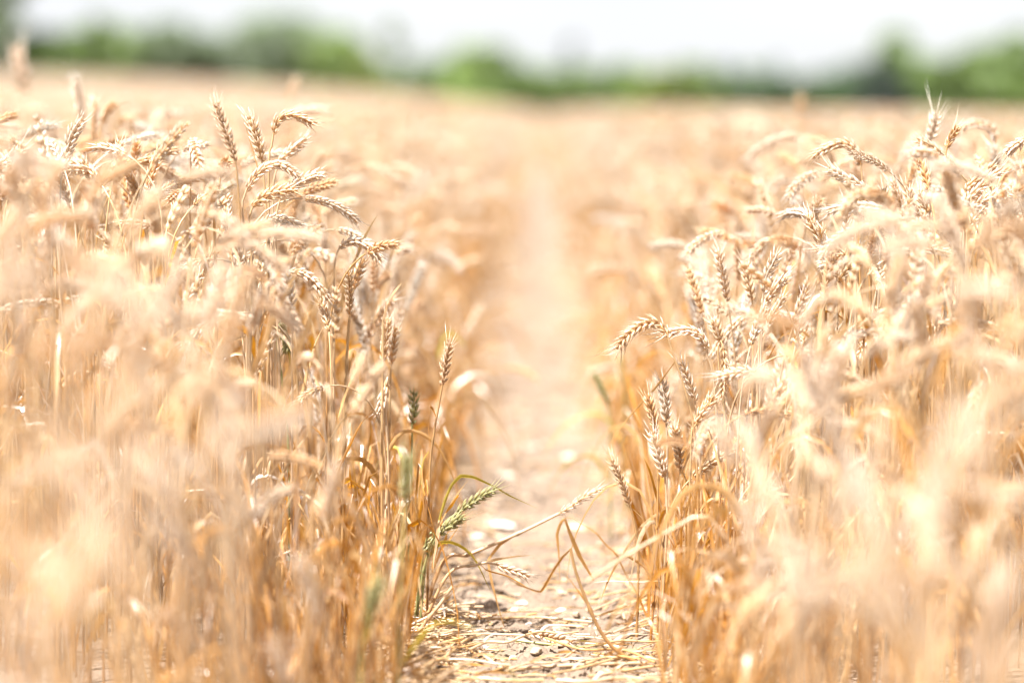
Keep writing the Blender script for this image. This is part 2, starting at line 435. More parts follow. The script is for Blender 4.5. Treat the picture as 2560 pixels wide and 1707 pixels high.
# ------------------------------------------------------------------ hero stalks: traced ears standing in the field at their own distance
GROUPS = "wheat stalks standing along the tramline"
HERO = []       # (label, short, projected centre)
def hero(label, short, pal, d, earpts, stempts, base_px, leaves=(), awn=1.0, width=1.0, edepth=None, seed=None, tip_awn=None, thick=1.0):
    """earpts: base to tip in photo pixels; stempts: from the ear down; base_px: where the stalk meets the ground."""
    seed = seed or (len(HERO) + 1) * 17
    r = np.random.default_rng(seed)
    g = P(base_px, 1200, d); g[2] = 0.0; g[1] = d
    root = empty("wheat_stalk", g)
    tag(root, label, "wheat", GROUPS)
    de = edepth or [0] * len(earpts)
    E = np.array([P(x, y, d + de[i % len(de)]) for i, (x, y) in enumerate(earpts)])
    ec, el = spline(E, 22)
    em = MB(); ear(em, ec - g, el, pal, seed, 0, awn, width * .82, [r.normal() * .6, 1, r.normal() * .6] if r.uniform() < .6 else [1, .3, .4])
    if tip_awn is not None:
        A = np.array([P(x, y, d) for x, y in tip_awn]); ac, _ = spline(A, 8)
        tube(em, ac - g, np.linspace(.0006, .0002, 8), 3, PAL[pal][1], 0)
    em.build("ear", WHEAT, root)
    S = [E[0]] + [P(x, y, d) for x, y in stempts] + [g + [0, 0, .0]]
    sc, L = spline(np.array(S)[::-1], 40)
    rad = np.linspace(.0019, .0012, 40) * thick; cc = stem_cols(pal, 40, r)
    for z in (.2, .5, .78):
        i = int(z * 39); rad[i] *= 1.4; cc[i] *= .6
    sm = MB(); tube(sm, sc - g, rad, 6, cc, 1); sm.build("stem", WHEAT, root)
    for lp in leaves:
        pts, w, lpal = lp[:3]; dd = lp[3] if len(lp) > 3 else 0.0
        pts = np.array([P(x, y, d + dd * (i / max(1, len(pts) - 1))) for i, (x, y) in enumerate(pts)])
        lm = MB(); leafblade(lm, pts - g, w * .66, lpal, seed + len(pts), 36, lp[4] if len(lp) > 4 else None, sharp=True); lm.build("leaf", WHEAT, root)
    if not leaves:
        i = int(r.integers(12, 28)); b = sc[i]; az = r.uniform(0, 6.28); dv = np.array([math.cos(az), math.sin(az) * .6, 0]); Lf = r.uniform(.08, .16)
        lm = MB(); leafblade(lm, np.array([b, b + dv * Lf * .3 + [0, 0, Lf * .35], b + dv * Lf * .7 + [0, 0, Lf * .2], b + dv * Lf + [0, 0, -Lf * .3]]) - g, r.uniform(4, 7), pal, seed + 3, 14)
        lm.build("leaf", WHEAT, root)
    HERO.append((label, short, np.mean(earpts, 0)))
    return root

# right of the path
hero("arched spiky wheat ear hooking over the path, one long bristle at its tip", "the spiky arched ear", 'gold', 3.0,
     [(1668, 834), (1640, 808), (1604, 814), (1565, 842), (1538, 880)], [(1673, 856), (1690, 905), (1720, 1000), (1735, 1080), (1745, 1250)], 1752,
     [([(1689, 903), (1640, 968), (1590, 1022), (1545, 1078), (1520, 1116)], 4, 'gold', -.02)], awn=1.7, tip_awn=[(1538, 880), (1522, 887), (1500, 886)])
hero("pale arched wheat ear touching the spiky arched ear from behind", "the pale arched ear", 'pale', 3.02,
     [(1768, 871), (1752, 842), (1730, 828), (1700, 828), (1648, 838)], [(1768, 890), (1783, 940), (1795, 1100), (1805, 1350)], 1808, awn=1.5)
hero("straight plaited wheat ear tilted beside the stem of the spiky arched ear", "the plaited tilted ear", 'pale', 3.03,
     [(1738, 1000), (1724, 960), (1712, 930), (1700, 900)], [(1742, 1060), (1752, 1200)], 1770, awn=1.2, tip_awn=[(1700, 900), (1701, 880), (1706, 868)])
hero("bright horizontal wheat ear sticking out of the crop below the pale arched ear", "the bright horizontal ear", 'pale', 2.86,
     [(1880, 932), (1850, 932), (1815, 938), (1782, 945)], [(1892, 950), (1895, 1100), (1890, 1300)], 1885, awn=1.2, width=1.05)
hero("white topped drooping wheat ear bowing down toward the pale arched ear", "the white drooping ear", 'pale', 3.14,
     [(1868, 790), (1845, 806), (1815, 838), (1795, 866), (1780, 890)], [(1885, 810), (1890, 1000), (1880, 1300)], 1870)
hero("purplish brown upright wheat ear below the leaning straw of the spiky arched ear", "the purplish upright ear", 'grey', 3.02,
     [(1666, 1062), (1664, 1020), (1660, 980), (1655, 944)], [(1668, 1150), (1660, 1400)], 1662, awn=1.2)
hero("amber upright wheat ear just before the purplish upright ear", "the amber upright ear", 'amber', 2.98,
     [(1640, 1075), (1634, 1045), (1624, 1010), (1617, 982)], [(1646, 1150), (1640, 1400)], 1635, awn=1.2)
hero("plump straw coloured ear standing low under the amber upright ear", "the plump low ear", 'pale', 2.95,
     [(1662, 1190), (1650, 1150), (1640, 1110), (1628, 1072)], [(1668, 1280), (1660, 1450)], 1655, width=1.15)
hero("second plump straw ear, behind and clear of the plump low ear", "the second plump ear", 'gold', 3.05,
     [(1700, 1175), (1697, 1130), (1690, 1095), (1682, 1060)], [(1702, 1280), (1700, 1450)], 1695, width=1.1)
hero("thin dark wheat ear leaning over the path edge on a bent stem", "the thin dark ear", 'dark', 3.02,
     [(1574, 1262), (1560, 1222), (1543, 1180), (1526, 1145)], [(1582, 1290), (1592, 1340), (1596, 1420)], 1600,
     [([(1558, 1258), (1585, 1275), (1610, 1300), (1624, 1330)], 4, 'pale')], awn=.8, width=.75, tip_awn=[(1526, 1145), (1515, 1130), (1506, 1118)])
hero("short fat wheat ear pointing up beside the white drooping ear", "the short fat ear", 'gold', 3.1,
     [(1800, 855), (1795, 835), (1788, 812), (1780, 795)], [(1806, 920), (1815, 1100), (1820, 1300)], 1822, width=1.1)
hero("orange wheat ear climbing obliquely below the bright horizontal ear", "the orange oblique ear", 'gold', 3.0,
     [(1740, 1060), (1755, 1035), (1775, 1005), (1786, 985)], [(1730, 1080), (1725, 1200)], 1722, width=1.0)
hero("grey shaded wheat ear upright behind the bright horizontal ear", "the grey upright ear", 'grey', 3.25,
     [(1835, 930), (1834, 900), (1832, 870), (1826, 845)], [(1838, 1000), (1842, 1200)], 1845)
hero("slender golden ear hanging down against the bright horizontal ear", "the slender hanging ear", 'gold', 3.0,
     [(1808, 870), (1812, 910), (1812, 950), (1806, 1000)], [(1800, 850), (1796, 900), (1815, 1100)], 1830, width=.9)
hero("wheat ear with a grey lit flank rising steeply under the arch above it", "the steep grey ear", 'grey', 3.0,
     [(1908, 735), (1915, 700), (1932, 660), (1948, 626)], [(1905, 800), (1900, 1000)], 1900, awn=1.1)
hero("pale ear leaning rightward beside the steep grey ear", "the rightward pale ear", 'pale', 3.02,
     [(1905, 770), (1922, 742), (1945, 712), (1972, 692)], [(1900, 820), (1895, 1000)], 1893)
hero("golden upright wheat ear close by the steep grey ear on the path side", "the golden upright ear", 'gold', 3.1,
     [(1880, 750), (1872, 715), (1866, 680), (1860, 650)], [(1884, 820), (1880, 1000)], 1878, width=1.1)
# right clump, higher up
hero("slim wheat arch drawn like a bow at the front of the tall right clump", "the bow shaped ear", 'gold', 3.12,
     [(2152, 412), (2134, 374), (2106, 358), (2064, 372), (2026, 398)], [(2156, 470), (2150, 620), (2140, 900)], 2130)
hero("oblique grey and cream ear under the bow shaped ear", "the oblique cream ear", 'grey', 3.04,
     [(2173, 480), (2135, 458), (2095, 438), (2062, 418)], [(2190, 500), (2200, 640), (2190, 900)], 2185, awn=1.3)
hero("tallest upright ear of the right clump, brushing the far hedge", "the tallest upright ear", 'grey', 3.2,
     [(2322, 362), (2330, 335), (2338, 305), (2344, 280)], [(2318, 420), (2310, 620)], 2300, awn=2.2)
hero("small amber ear leaning out right beside the tallest upright ear", "the small amber ear", 'amber', 3.06,
     [(2368, 366), (2378, 345), (2388, 328), (2397, 312)], [(2362, 400), (2345, 600)], 2330, awn=1.5, width=.85)
hero("wide soft arch of an ear above the right clump, its bend touching the hedge", "the wide soft arch", 'pale', 3.38,
     [(2487, 352), (2477, 322), (2445, 310), (2408, 318), (2385, 345)], [(2490, 420), (2480, 700)], 2470)
hero("soft white ear lying across the middle of the right clump", "the soft white ear", 'pale', 2.78,
     [(2362, 410), (2335, 388), (2305, 380), (2272, 390)], [(2372, 440), (2380, 620), (2370, 900)], 2360, width=1.1)
hero("sharp orange ear hanging steeply inside the shadowed hollow of the right clump", "the hanging orange ear", 'amber', 3.04,
     [(2166, 500), (2178, 525), (2192, 550), (2206, 580)], [(2155, 490), (2145, 520), (2150, 700), (2160, 900)], 2165, awn=1.4)
hero("second orange ear, directly below the hanging orange ear", "the second orange ear", 'amber', 3.06,
     [(2190, 570), (2200, 590), (2208, 612), (2212, 640)], [(2180, 560), (2172, 600), (2178, 900)], 2182)
hero("thick ear arching down like a cane through the middle of the right clump", "the cane shaped ear", 'gold', 2.72,
     [(2250, 552), (2205, 500), (2160, 482), (2122, 500), (2096, 555)], [(2275, 590), (2290, 700), (2290, 900)], 2285, width=1.05)
hero("fuzzy pale arch low in the right clump, under the cane shaped ear", "the fuzzy low arch", 'pale', 2.45,
     [(2392, 598), (2355, 566), (2310, 560), (2270, 568), (2230, 592)], [(2400, 660), (2405, 900)], 2400, width=1.0)
for i, (e, st, b, d, pal, lab, sh) in enumerate([
    ([(2330, 560), (2318, 530), (2305, 500), (2296, 470)], [(2334, 640)], 2340, 3.02, 'gold', "broad golden ear upright in the heart of the right clump", "the broad golden ear"),
    ([(2300, 545), (2285, 520), (2272, 490), (2268, 462)], [(2310, 640)], 2312, 3.05, 'gold', "narrow golden ear pressed against the broad golden ear", "the narrow golden ear"),
    ([(2420, 500), (2450, 470), (2485, 440), (2510, 425)], [(2410, 560)], 2400, 3.02, 'pale', "cream ear slanting up right from the densest ears of the clump", "the slanting cream ear"),
    ([(2430, 520), (2465, 500), (2500, 488), (2535, 490)], [(2418, 560)], 2408, 2.98, 'pale', "cream ear lying nearly flat under the slanting cream ear", "the flat cream ear"),
    ([(2420, 470), (2450, 445), (2478, 422), (2494, 408)], [(2412, 560)], 2405, 3.06, 'gold', "golden feathered ear just above the slanting cream ear", "the feathered golden ear"),
    ([(2425, 560), (2450, 530), (2475, 505), (2500, 480)], [(2415, 620)], 2410, 3.0, 'pale', "lowest of the cream ears fanning out at the photo's right edge", "the lowest fanned ear"),
    ([(2560, 345), (2545, 360), (2528, 372), (2512, 388)], [(2572, 400)], 2575, 3.04, 'pale', "white capped ear drooping in from the photo's right border", "the border ear"),
    ([(2410, 545), (2385, 500), (2368, 460), (2350, 430)], [(2420, 620)], 2424, 2.7, 'gold', "soft golden ear leaning left in front of the cream fan", "the soft golden ear"),
    ([(2060, 620), (2045, 590), (2028, 560), (2020, 530)], [(2066, 700)], 2070, 3.05, 'gold', "spiky tan ear upright under the cane shaped ear's tip", "the spiky tan ear"),
    ([(2110, 640), (2085, 628), (2060, 625), (2035, 632)], [(2122, 700)], 2126, 3.0, 'gold', "flat spiky ear pointing to the path below the spiky tan ear", "the flat spiky ear"),
    ([(2100, 690), (2080, 668), (2060, 660), (2040, 668)], [(2112, 740)], 2116, 2.98, 'pale', "pale hooked ear right under the flat spiky ear", "the pale hooked ear"),
    ([(1935, 700), (1905, 690), (1885, 670), (1895, 640)], [(1945, 760)], 1948, 3.3, 'pale', "blurred pale crook of an ear behind the golden upright ear", "the blurred crook"),
    ([(1764, 740), (1762, 710), (1759, 690), (1756, 672)], [(1766, 800)], 1768, 3.55, 'pale', "lone blurred grey ear upright over the path side of the right crop", "the lone blurred ear"),
    ([(2130, 575), (2105, 590), (2075, 612), (2050, 650)], [(2140, 640)], 2145, 2.9, 'pale', "white lit ear drooping between the cane and flat spiky ears", "the white lit droop"),
]):
    hero(lab, sh, pal, d, e, st, b, awn=1.1)
# left of the path
hero("grey brown upright wheat ear rising above all its neighbours in the left crop", "the tall grey brown ear", 'dark', 3.12,
     [(588, 402), (578, 365), (560, 315), (548, 285), (539, 250)], [(595, 460), (605, 620), (620, 900)], 630, width=.95)
hero("golden upright wheat ear standing next to the tall grey brown ear", "the golden neighbour ear", 'gold', 3.06,
     [(655, 404), (648, 365), (636, 325), (622, 286)], [(662, 470), (668, 650)], 672, [([(650, 440), (632, 380), (612, 310), (600, 270)], 3, 'gold')])
hero("beaded ear arched clockwise above the left crop", "the beaded arch", 'gold', 3.02,
     [(684, 334), (695, 302), (724, 288), (758, 297), (792, 316)], [(678, 380), (672, 500)], 675, awn=.6, width=1.05)
hero("blurred pale arch floating behind the beaded arch", "the blurred pale arch", 'pale', 3.5,
     [(700, 305), (735, 285), (775, 274), (818, 276)], [(690, 340), (685, 480)], 690)
hero("straight pale ear pointing up right below the beaded arch", "the pale pointing ear", 'pale', 3.1,
     [(700, 404), (722, 384), (746, 362), (770, 344)], [(690, 430), (682, 560)], 680)
hero("cream ear bowed over like a rainbow in the left crop", "the rainbow ear", 'pale', 3.0,
     [(616, 476), (648, 432), (690, 412), (726, 425), (750, 446)], [(606, 520), (615, 700)], 622, awn=.7)
hero("white sunlit ear slanting to the right under the rainbow ear", "the white sunlit ear", 'pale', 3.0,
     [(714, 478), (745, 458), (780, 442), (815, 434)], [(700, 500), (690, 640)], 688, awn=.6, width=1.1)
hero("bristly straw ear fanned flat under the white sunlit ear", "the bristly flat ear", 'gold', 2.98,
     [(632, 516), (665, 492), (705, 480), (750, 476)], [(622, 560), (630, 700)], 640, awn=1.9, width=1.1)
hero("rounded ear seen end on, like a small brush, at the left crop's front", "the brush like ear", 'amber', 3.0,
     [(552, 436), (556, 424), (562, 412), (568, 400)], [(548, 470), (535, 510), (540, 700)], 548, edepth=[0, -.025, -.05, -.07], awn=1.2, width=1.15)
hero("ear curving to the path and dipping its sharp tip over the left bank", "the dipping ear", 'pale', 2.96,
     [(720, 682), (752, 682), (782, 702), (806, 730), (828, 758)], [(700, 690), (692, 760), (700, 1000)], 705, awn=.6)
hero("soft long arch of straw in front of the dipping ear", "the soft long arch", 'pale', 2.55,
     [(540, 626), (585, 608), (630, 612), (680, 648), (720, 680)], [(520, 680), (515, 900)], 518, width=.95)
hero("curved ear reaching toward the path at the left crop's inner edge", "the reaching ear", 'pale', 3.04,
     [(850, 618), (872, 605), (900, 604), (928, 622), (957, 660)], [(838, 650), (835, 800)], 838, awn=.8)
hero("spiky upright ear standing under the reaching ear", "the spiky standing ear", 'gold', 3.06,
     [(884, 722), (890, 700), (900, 672), (910, 642)], [(875, 790), (865, 1000)], 862, awn=1.6)
hero("small curled ear on the inner side of the bristly flat ear", "the small curled ear", 'grey', 3.0,
     [(655, 562), (680, 545), (710, 548), (745, 566), (772, 574)], [(648, 600), (652, 800)], 655, awn=1.2)
hero("white speckled ear drooping below the small curled ear", "the speckled droop", 'pale', 3.0,
     [(705, 560), (730, 580), (748, 600), (760, 625)], [(690, 580), (680, 700)], 682)
hero("very pale curved ear blurred behind the reaching ear", "the pale ghost ear", 'pale', 3.45,
     [(990, 632), (1005, 625), (1020, 622), (1034, 626)], [(975, 650), (968, 800)], 966)
hero("narrow cream ear curving down beside the dipping ear", "the narrow cream curve", 'pale', 2.75,
     [(660, 700), (690, 730), (720, 770), (745, 815), (760, 860)], [(640, 680), (620, 760), (625, 1000)], 630, width=.9)
hero("half ripe ear with an olive flank hanging in the left bank's stems", "the olive flanked ear", 'green', 3.06,
     [(700, 800), (708, 830), (718, 860), (715, 890)], [(694, 780), (690, 840), (720, 1100)], 726, [([(722, 870), (726, 910), (728, 950)], 3, 'green')])
hero("narrow upright ear with pale scales near the left bank's inner rim", "the narrow rim ear", 'gold', 3.05,
     [(958, 900), (962, 860), (966, 825), (970, 790)], [(955, 1000), (950, 1250)], 948, width=.9)
hero("twin partner of the narrow rim ear, a little lower and duller", "the duller rim ear", 'gold', 3.1,
     [(978, 910), (982, 875), (986, 840), (988, 812)], [(975, 1000), (972, 1250)], 970, width=.9)
hero("dark narrow ear standing alone over the path's left rim on a thin stem", "the lone dark ear", 'dark', 3.02,
     [(1106, 962), (1112, 930), (1118, 890), (1127, 852)], [(1096, 1020), (1084, 1090), (1074, 1200)], 1072,
     [([(1092, 1046), (1082, 1020), (1074, 1014), (1070, 1060), (1076, 1130)], 5, 'amber'), ([(1072, 1128), (1058, 1150), (1050, 1210), (1044, 1290)], 3, 'green')], awn=1.0, width=.8)
hero("green tinged ear standing short of the lone dark ear", "the green tinged ear", 'green', 3.1,
     [(1030, 1058), (1034, 1030), (1034, 1000), (1034, 972)], [(1030, 1120), (1024, 1260)], 1022, width=.95)
hero("pale lumpy ear hanging left of the green tinged ear", "the pale lumpy ear", 'pale', 2.98,
     [(966, 960), (958, 990), (952, 1020), (940, 1040)], [(968, 940), (962, 990), (972, 1200)], 970)
hero("plump olive green ear lying out over the path at a slant", "the olive green ear", 'green', 3.0,
     [(1140, 1285), (1165, 1265), (1195, 1245), (1222, 1230), (1246, 1220)], [(1118, 1300), (1092, 1340), (1060, 1420)], 1040,
     [([(1098, 1300), (1114, 1248), (1130, 1212), (1152, 1190), (1184, 1193), (1236, 1217), (1275, 1240), (1343, 1270)], 7, 'green', .02, .9),
      ([(1114, 1282), (1130, 1262), (1146, 1238), (1150, 1250), (1154, 1282)], 6, 'amber', .0, 1.0),
      ([(1100, 1310), (1125, 1262), (1150, 1225), (1172, 1198)], 3, 'gold', .01)], awn=1.2, width=.95)
hero("yellow green smaller ear tucked under the olive green ear", "the yellow green ear", 'green', 2.98,
     [(1100, 1332), (1118, 1318), (1140, 1302), (1160, 1288)], [(1085, 1345), (1072, 1380), (1060, 1450)], 1052,
     [([(1098, 1300), (1096, 1330), (1090, 1372), (1085, 1400), (1083, 1428)], 8, 'pale', -.02, .4)], awn=1.2, width=1.1)
hero("mottled green ear hanging to the ground under the white dry blade", "the mottled low ear", 'green', 3.02,
     [(1085, 1340), (1078, 1355), (1070, 1370), (1060, 1386)], [(1080, 1330), (1066, 1350), (1050, 1440)], 1040, awn=1.4)
hero("long straw toppled over the path, its thin ear reaching the far bank", "the toppled straw", 'pale', 3.06,
     [(1396, 1284), (1430, 1264), (1465, 1240), (1510, 1218)], [(1340, 1312), (1289, 1336), (1175, 1384), (1110, 1402)], 1050,
     [([(1288, 1338), (1250, 1360), (1220, 1400), (1230, 1460), (1258, 1560), (1285, 1608)], 6, 'gold', .0, .5)], awn=1.0, width=.62, thick=1.75)
hero("shorter toppled stalk whose small ear dangles over the path", "the dangling small ear", 'pale', 3.0,
     [(1240, 1410), (1265, 1422), (1295, 1430), (1328, 1444)], [(1215, 1406), (1190, 1412), (1120, 1436)], 1050,
     [([(1190, 1411), (1240, 1398), (1290, 1390), (1333, 1387)], 5, 'pale', .0, .3), ([(1175, 1385), (1215, 1425), (1270, 1440), (1345, 1484)], 4, 'amber', -.05)], awn=1.0, width=.8, thick=1.4)
# far left crop
hero("spiky white ear leaning into the photo at its left border", "the left border ear", 'pale', 3.0,
     [(2, 412), (20, 400), (42, 385), (62, 368)], [(-14, 430), (-20, 600)], -20, awn=1.8)
hero("orange ear leaning left beneath the left border ear", "the orange border ear", 'gold', 3.03,
     [(132, 484), (105, 455), (75, 425), (44, 398)], [(138, 520), (140, 700)], 140)
hero("steep ear with grey shaded flank in the far left crop", "the steep grey flank ear", 'grey', 3.02,
     [(156, 420), (168, 380), (184, 335), (212, 292)], [(152, 470), (150, 620)], 150, awn=.8, width=1.15)
hero("bluish grey ear half hidden beside the steep grey flank ear", "the bluish grey ear", 'grey', 3.05,
     [(124, 464), (118, 435), (114, 410), (110, 384)], [(128, 520), (130, 700)], 130)
hero("towering blurred ear near the photo's upper left, its tip against the trees", "the towering blurred ear", 'pale', 2.2,
     [(60, 225), (54, 190), (46, 150), (40, 112)], [(66, 330), (75, 600)], 85, width=1.1)
hero("slim brown ear blurred and upright at the far left crop's skyline", "the slim brown ear", 'grey', 3.6,
     [(203, 300), (200, 265), (194, 225), (188, 195)], [(206, 360)], 210)
hero("tan club shaped ear bending right at the left crop's skyline", "the club shaped ear", 'amber', 3.5,
     [(258, 308), (264, 288), (276, 268), (292, 255)], [(254, 360)], 250, width=1.1)
hero("thin golden ear just beside the club shaped ear", "the thin golden ear", 'gold', 3.45,
     [(232, 345), (234, 310), (237, 275), (238, 250)], [(230, 400)], 228, width=.8)
hero("blurred hooked ear drooping below the club shaped ear", "the blurred hook", 'gold', 3.6,
     [(300, 310), (312, 298), (326, 302), (328, 330), (320, 350)], [(292, 340)], 290)
hero("orange upright ear blurred against the field skyline near the beaded arch", "the skyline orange ear", 'gold', 4.4,
     [(722, 245), (728, 228), (736, 212), (742, 195)], [(716, 300)], 714)
hero("reddish upright ear blurred against the far hedge at the right", "the reddish ear", 'amber', 4.9,
     [(1998, 292), (2000, 272), (2002, 254), (2001, 238)], [(1998, 340)], 1998)
# green late shoots
hero("blurred green late shoot with a green ear on the path's right rim", "the blurred green shoot", 'green', 3.7,
     [(1520, 1010), (1510, 985), (1496, 955), (1484, 930)], [(1524, 1060)], 1530)
hero("yellowish green ear blurred behind the blurred green shoot", "the yellow green blur", 'green', 3.9,
     [(1562, 960), (1558, 935), (1553, 910), (1550, 890)], [(1564, 1020)], 1566, width=.9)
hero("bluish green blurred shoot standing before the left bank's stems", "the bluish green shoot", 'green', 2.5,
     [(1012, 1255), (1014, 1210), (1016, 1170), (1020, 1130)], [(1008, 1340), (1000, 1500)], 1000, width=1.1)
hero("fresh green shoot blurred low at the left bank's foot", "the low green shoot", 'green', 2.35,
     [(912, 1560), (925, 1520), (938, 1480), (952, 1440)], [(905, 1620)], 900, [([(915, 1600), (930, 1520), (945, 1450), (935, 1400)], 8, 'green')], width=1.2)

# ------------------------------------------------------------------ dry leaf shoots without ears at the path's right rim
def shoot(label, d, leaves, base_px, group="dry leaf shoots"):
    g = P(base_px, 1200, d); g[2] = 0; g[1] = d
    root = empty("dry_shoot", g); tag(root, label, "dry shoot", group)
    for i, (pts, w, pal, kind) in enumerate(leaves):
        p = np.array([P(x, y, d) for x, y in pts]); p[:, 2] = np.maximum(p[:, 2], .004)
        m_ = MB()
        if kind == 'stem':
            c, L = spline(p, 24); rad = np.linspace(w, w * .7, 24) * .0005; rad[12] *= 1.5
            tube(m_, c - g, rad, 6, stem_cols(pal, 24, None), 1); m_.build("stem", WHEAT, root)
        else:
            leafblade(m_, p - g, w * .62, pal, i * 5 + int(base_px), 40, (.5, 1.6, 2.4)[i % 3], sharp=True); m_.build("leaf", WHEAT, root)
shoot("dry shoot folded like an inverted V over the path's right side", 2.86,
      [([(1592, 1676), (1535, 1620), (1497, 1570), (1467, 1503), (1440, 1430), (1426, 1370)], 5, 'dark', 'stem'),
       ([(1484, 1450), (1450, 1390), (1425, 1330), (1412, 1294), (1400, 1310), (1392, 1336), (1397, 1390), (1399, 1460)], 8, 'dark', 'leaf'),
       ([(1412, 1293), (1430, 1293), (1460, 1310), (1493, 1332), (1515, 1360), (1543, 1388), (1580, 1470)], 6, 'dark', 'leaf'),
       ([(1426, 1372), (1405, 1392), (1385, 1422), (1352, 1478), (1300, 1462), (1250, 1432)], 6, 'dark', 'leaf'),
       ([(1497, 1570), (1462, 1500), (1430, 1455), (1405, 1425)], 4, 'dark', 'leaf')], 1600)
shoot("spray of orange blades kneeling on the soil at the path's right rim", 3.08,
      [([(1625, 1560), (1595, 1530), (1582, 1490), (1572, 1520), (1565, 1550)], 6, 'amber', 'leaf'),
       ([(1625, 1560), (1570, 1568), (1530, 1560), (1500, 1560)], 6, 'amber', 'leaf'),
       ([(1625, 1562), (1580, 1585), (1530, 1598), (1470, 1606)], 5, 'pale', 'leaf'),
       ([(1625, 1560), (1600, 1600), (1580, 1640), (1540, 1650)], 5, 'gold', 'leaf'),
       ([(1625, 1558), (1600, 1500), (1575, 1450), (1558, 1420)], 5, 'amber', 'leaf'),
       ([(1625, 1558), (1640, 1500), (1655, 1430), (1660, 1370)], 6, 'gold', 'leaf')], 1626)
shoot("pale stubble stem with a white blade bending flat toward the path", 2.97,
      [([(1650, 1600), (1652, 1500), (1658, 1420)], 4, 'amber', 'stem'),
       ([(1655, 1450), (1590, 1452), (1520, 1452), (1485, 1456), (1470, 1468)], 5, 'pale', 'leaf'),
       ([(1652, 1480), (1610, 1418), (1570, 1390), (1545, 1402), (1520, 1450), (1490, 1530)], 6, 'gold', 'leaf')], 1650)
shoot("tuft of glowing orange blades behind the rim's first stalks", 3.08,
      [([(1690, 1600), (1672, 1500), (1655, 1400), (1640, 1320)], 7, 'amber', 'leaf'),
       ([(1690, 1600), (1700, 1480), (1690, 1360), (1660, 1240)], 7, 'amber', 'leaf'),
       ([(1690, 1600), (1660, 1480), (1610, 1400), (1580, 1330)], 6, 'amber', 'leaf'),
       ([(1690, 1600), (1712, 1500), (1740, 1420), (1770, 1380)], 6, 'gold', 'leaf'),
       ([(1690, 1600), (1680, 1500), (1630, 1445), (1600, 1440)], 4, 'gold', 'leaf')], 1690)
shoot("brown withered shoot curling at the foot of the olive green ear", 3.05,
      [([(1080, 1420), (1092, 1360), (1105, 1300), (1100, 1270), (1092, 1290)], 7, 'amber', 'leaf'),
       ([(1080, 1430), (1100, 1380), (1130, 1340), (1150, 1310)], 6, 'amber', 'leaf'),
       ([(1080, 1430), (1120, 1330), (1160, 1330), (1175, 1385), (1200, 1420)], 4, 'dark', 'leaf'),
       ([(1080, 1430), (1118, 1340), (1118, 1400), (1112, 1465)], 5, 'dark', 'leaf')], 1078)
shoot("broken straw stem poking upward above the left foot of the path", 2.9,
      [([(1020, 1640), (1060, 1560), (1100, 1510), (1132, 1465)], 6, 'pale', 'stem'),
       ([(1100, 1510), (1125, 1490), (1150, 1462)], 5, 'gold', 'leaf')], 1018)
shoot("yellow blade drooping over the left rim further down the path", 3.75,
      [([(1095, 905), (1108, 845), (1125, 830), (1150, 850), (1172, 872)], 11, 'green', 'leaf'),
       ([(1095, 905), (1090, 840), (1100, 800)], 6, 'gold', 'leaf')], 1092)

shoot("blurred pale straw arching in front and pointing down at the path", 2.62,
      [([(1905, 1850), (1850, 1450), (1790, 1310), (1745, 1290), (1700, 1312), (1580, 1380), (1468, 1452)], 5, 'pale', 'stem'),
       ([(1850, 1450), (1800, 1390), (1720, 1370), (1660, 1385)], 7, 'pale', 'leaf')], 1905)
shoot("tall stem with a white upright blade, blurred before the right crop", 2.5,
      [([(2045, 1880), (2038, 1300), (2032, 900), (2030, 700)], 4, 'grey', 'stem'),
       ([(2030, 720), (2028, 680), (2020, 620), (2010, 560)], 17, 'pale', 'leaf')], 2045)
shoot("white bladed dry shoot standing in the left bank, blade tip glaring", 2.9,
      [([(958, 1650), (955, 1200), (958, 800)], 4, 'gold', 'stem'),
       ([(958, 800), (966, 760), (980, 735), (1004, 708)], 15, 'pale', 'leaf')], 958)
shoot("slanting pale twig blurred low before the path's left foot", 2.55,
      [([(1010, 1860), (1060, 1740), (1120, 1680), (1180, 1650)], 7, 'pale', 'stem'),
       ([(1060, 1740), (1090, 1700), (1150, 1690)], 7, 'gold', 'leaf')], 1010)

# ------------------------------------------------------------------ the crop: positions
def crop_height(x, r):
    """Trodden low at the tramline, full height away from it."""
    a = np.abs(x)
    h = np.where(x < 0, np.interp(a, [.13, .16, .2, .3, .4, .55, 2], [.16, .28, .40, .50, .565, .60, .60]),
                        np.interp(a, [.14, .18, .26, .4, .5, .7, 2], [.17, .32, .45, .545, .585, .60, .60]))
    return h
def scatter(y0, y1, dens, seed, margin=.35, edge=.145):
    r = np.random.default_rng(seed)
    w = .235 * y1 + margin
    n = int(dens * (y1 - y0) * 2 * w)
    x = r.uniform(-w, w, n); y = r.uniform(y0, y1, n)
    e = edge + .03 * (vnoise(y * 3.1, y * 0 + 5, 3) - .5) * 2 * np.sign(x)
    e = np.maximum(.055, e - .0035 * np.clip(y - 7, 0, 40))
    k = (np.abs(x) < .235 * y + margin) & (np.abs(x) > e + np.abs(r.normal(0, .012, n)))
    # drilled rows along the tramline
    x, y = x[k], y[k]
    row = .125 if y1 < 15 else .0
    if row:
        off = x / row - np.round(x / row)
        x = (np.round(x / row) + off * .8) * row
    thin = (y > 2.5) & (y < 3.4) & (np.abs(x) < .23) & (r.uniform(0, 1, len(x)) < .45)
    x, y = x[~thin], y[~thin]
    k = (x < -edge + .005) | (x > edge + .01) | (y > 7)
    return x[k], y[k], r
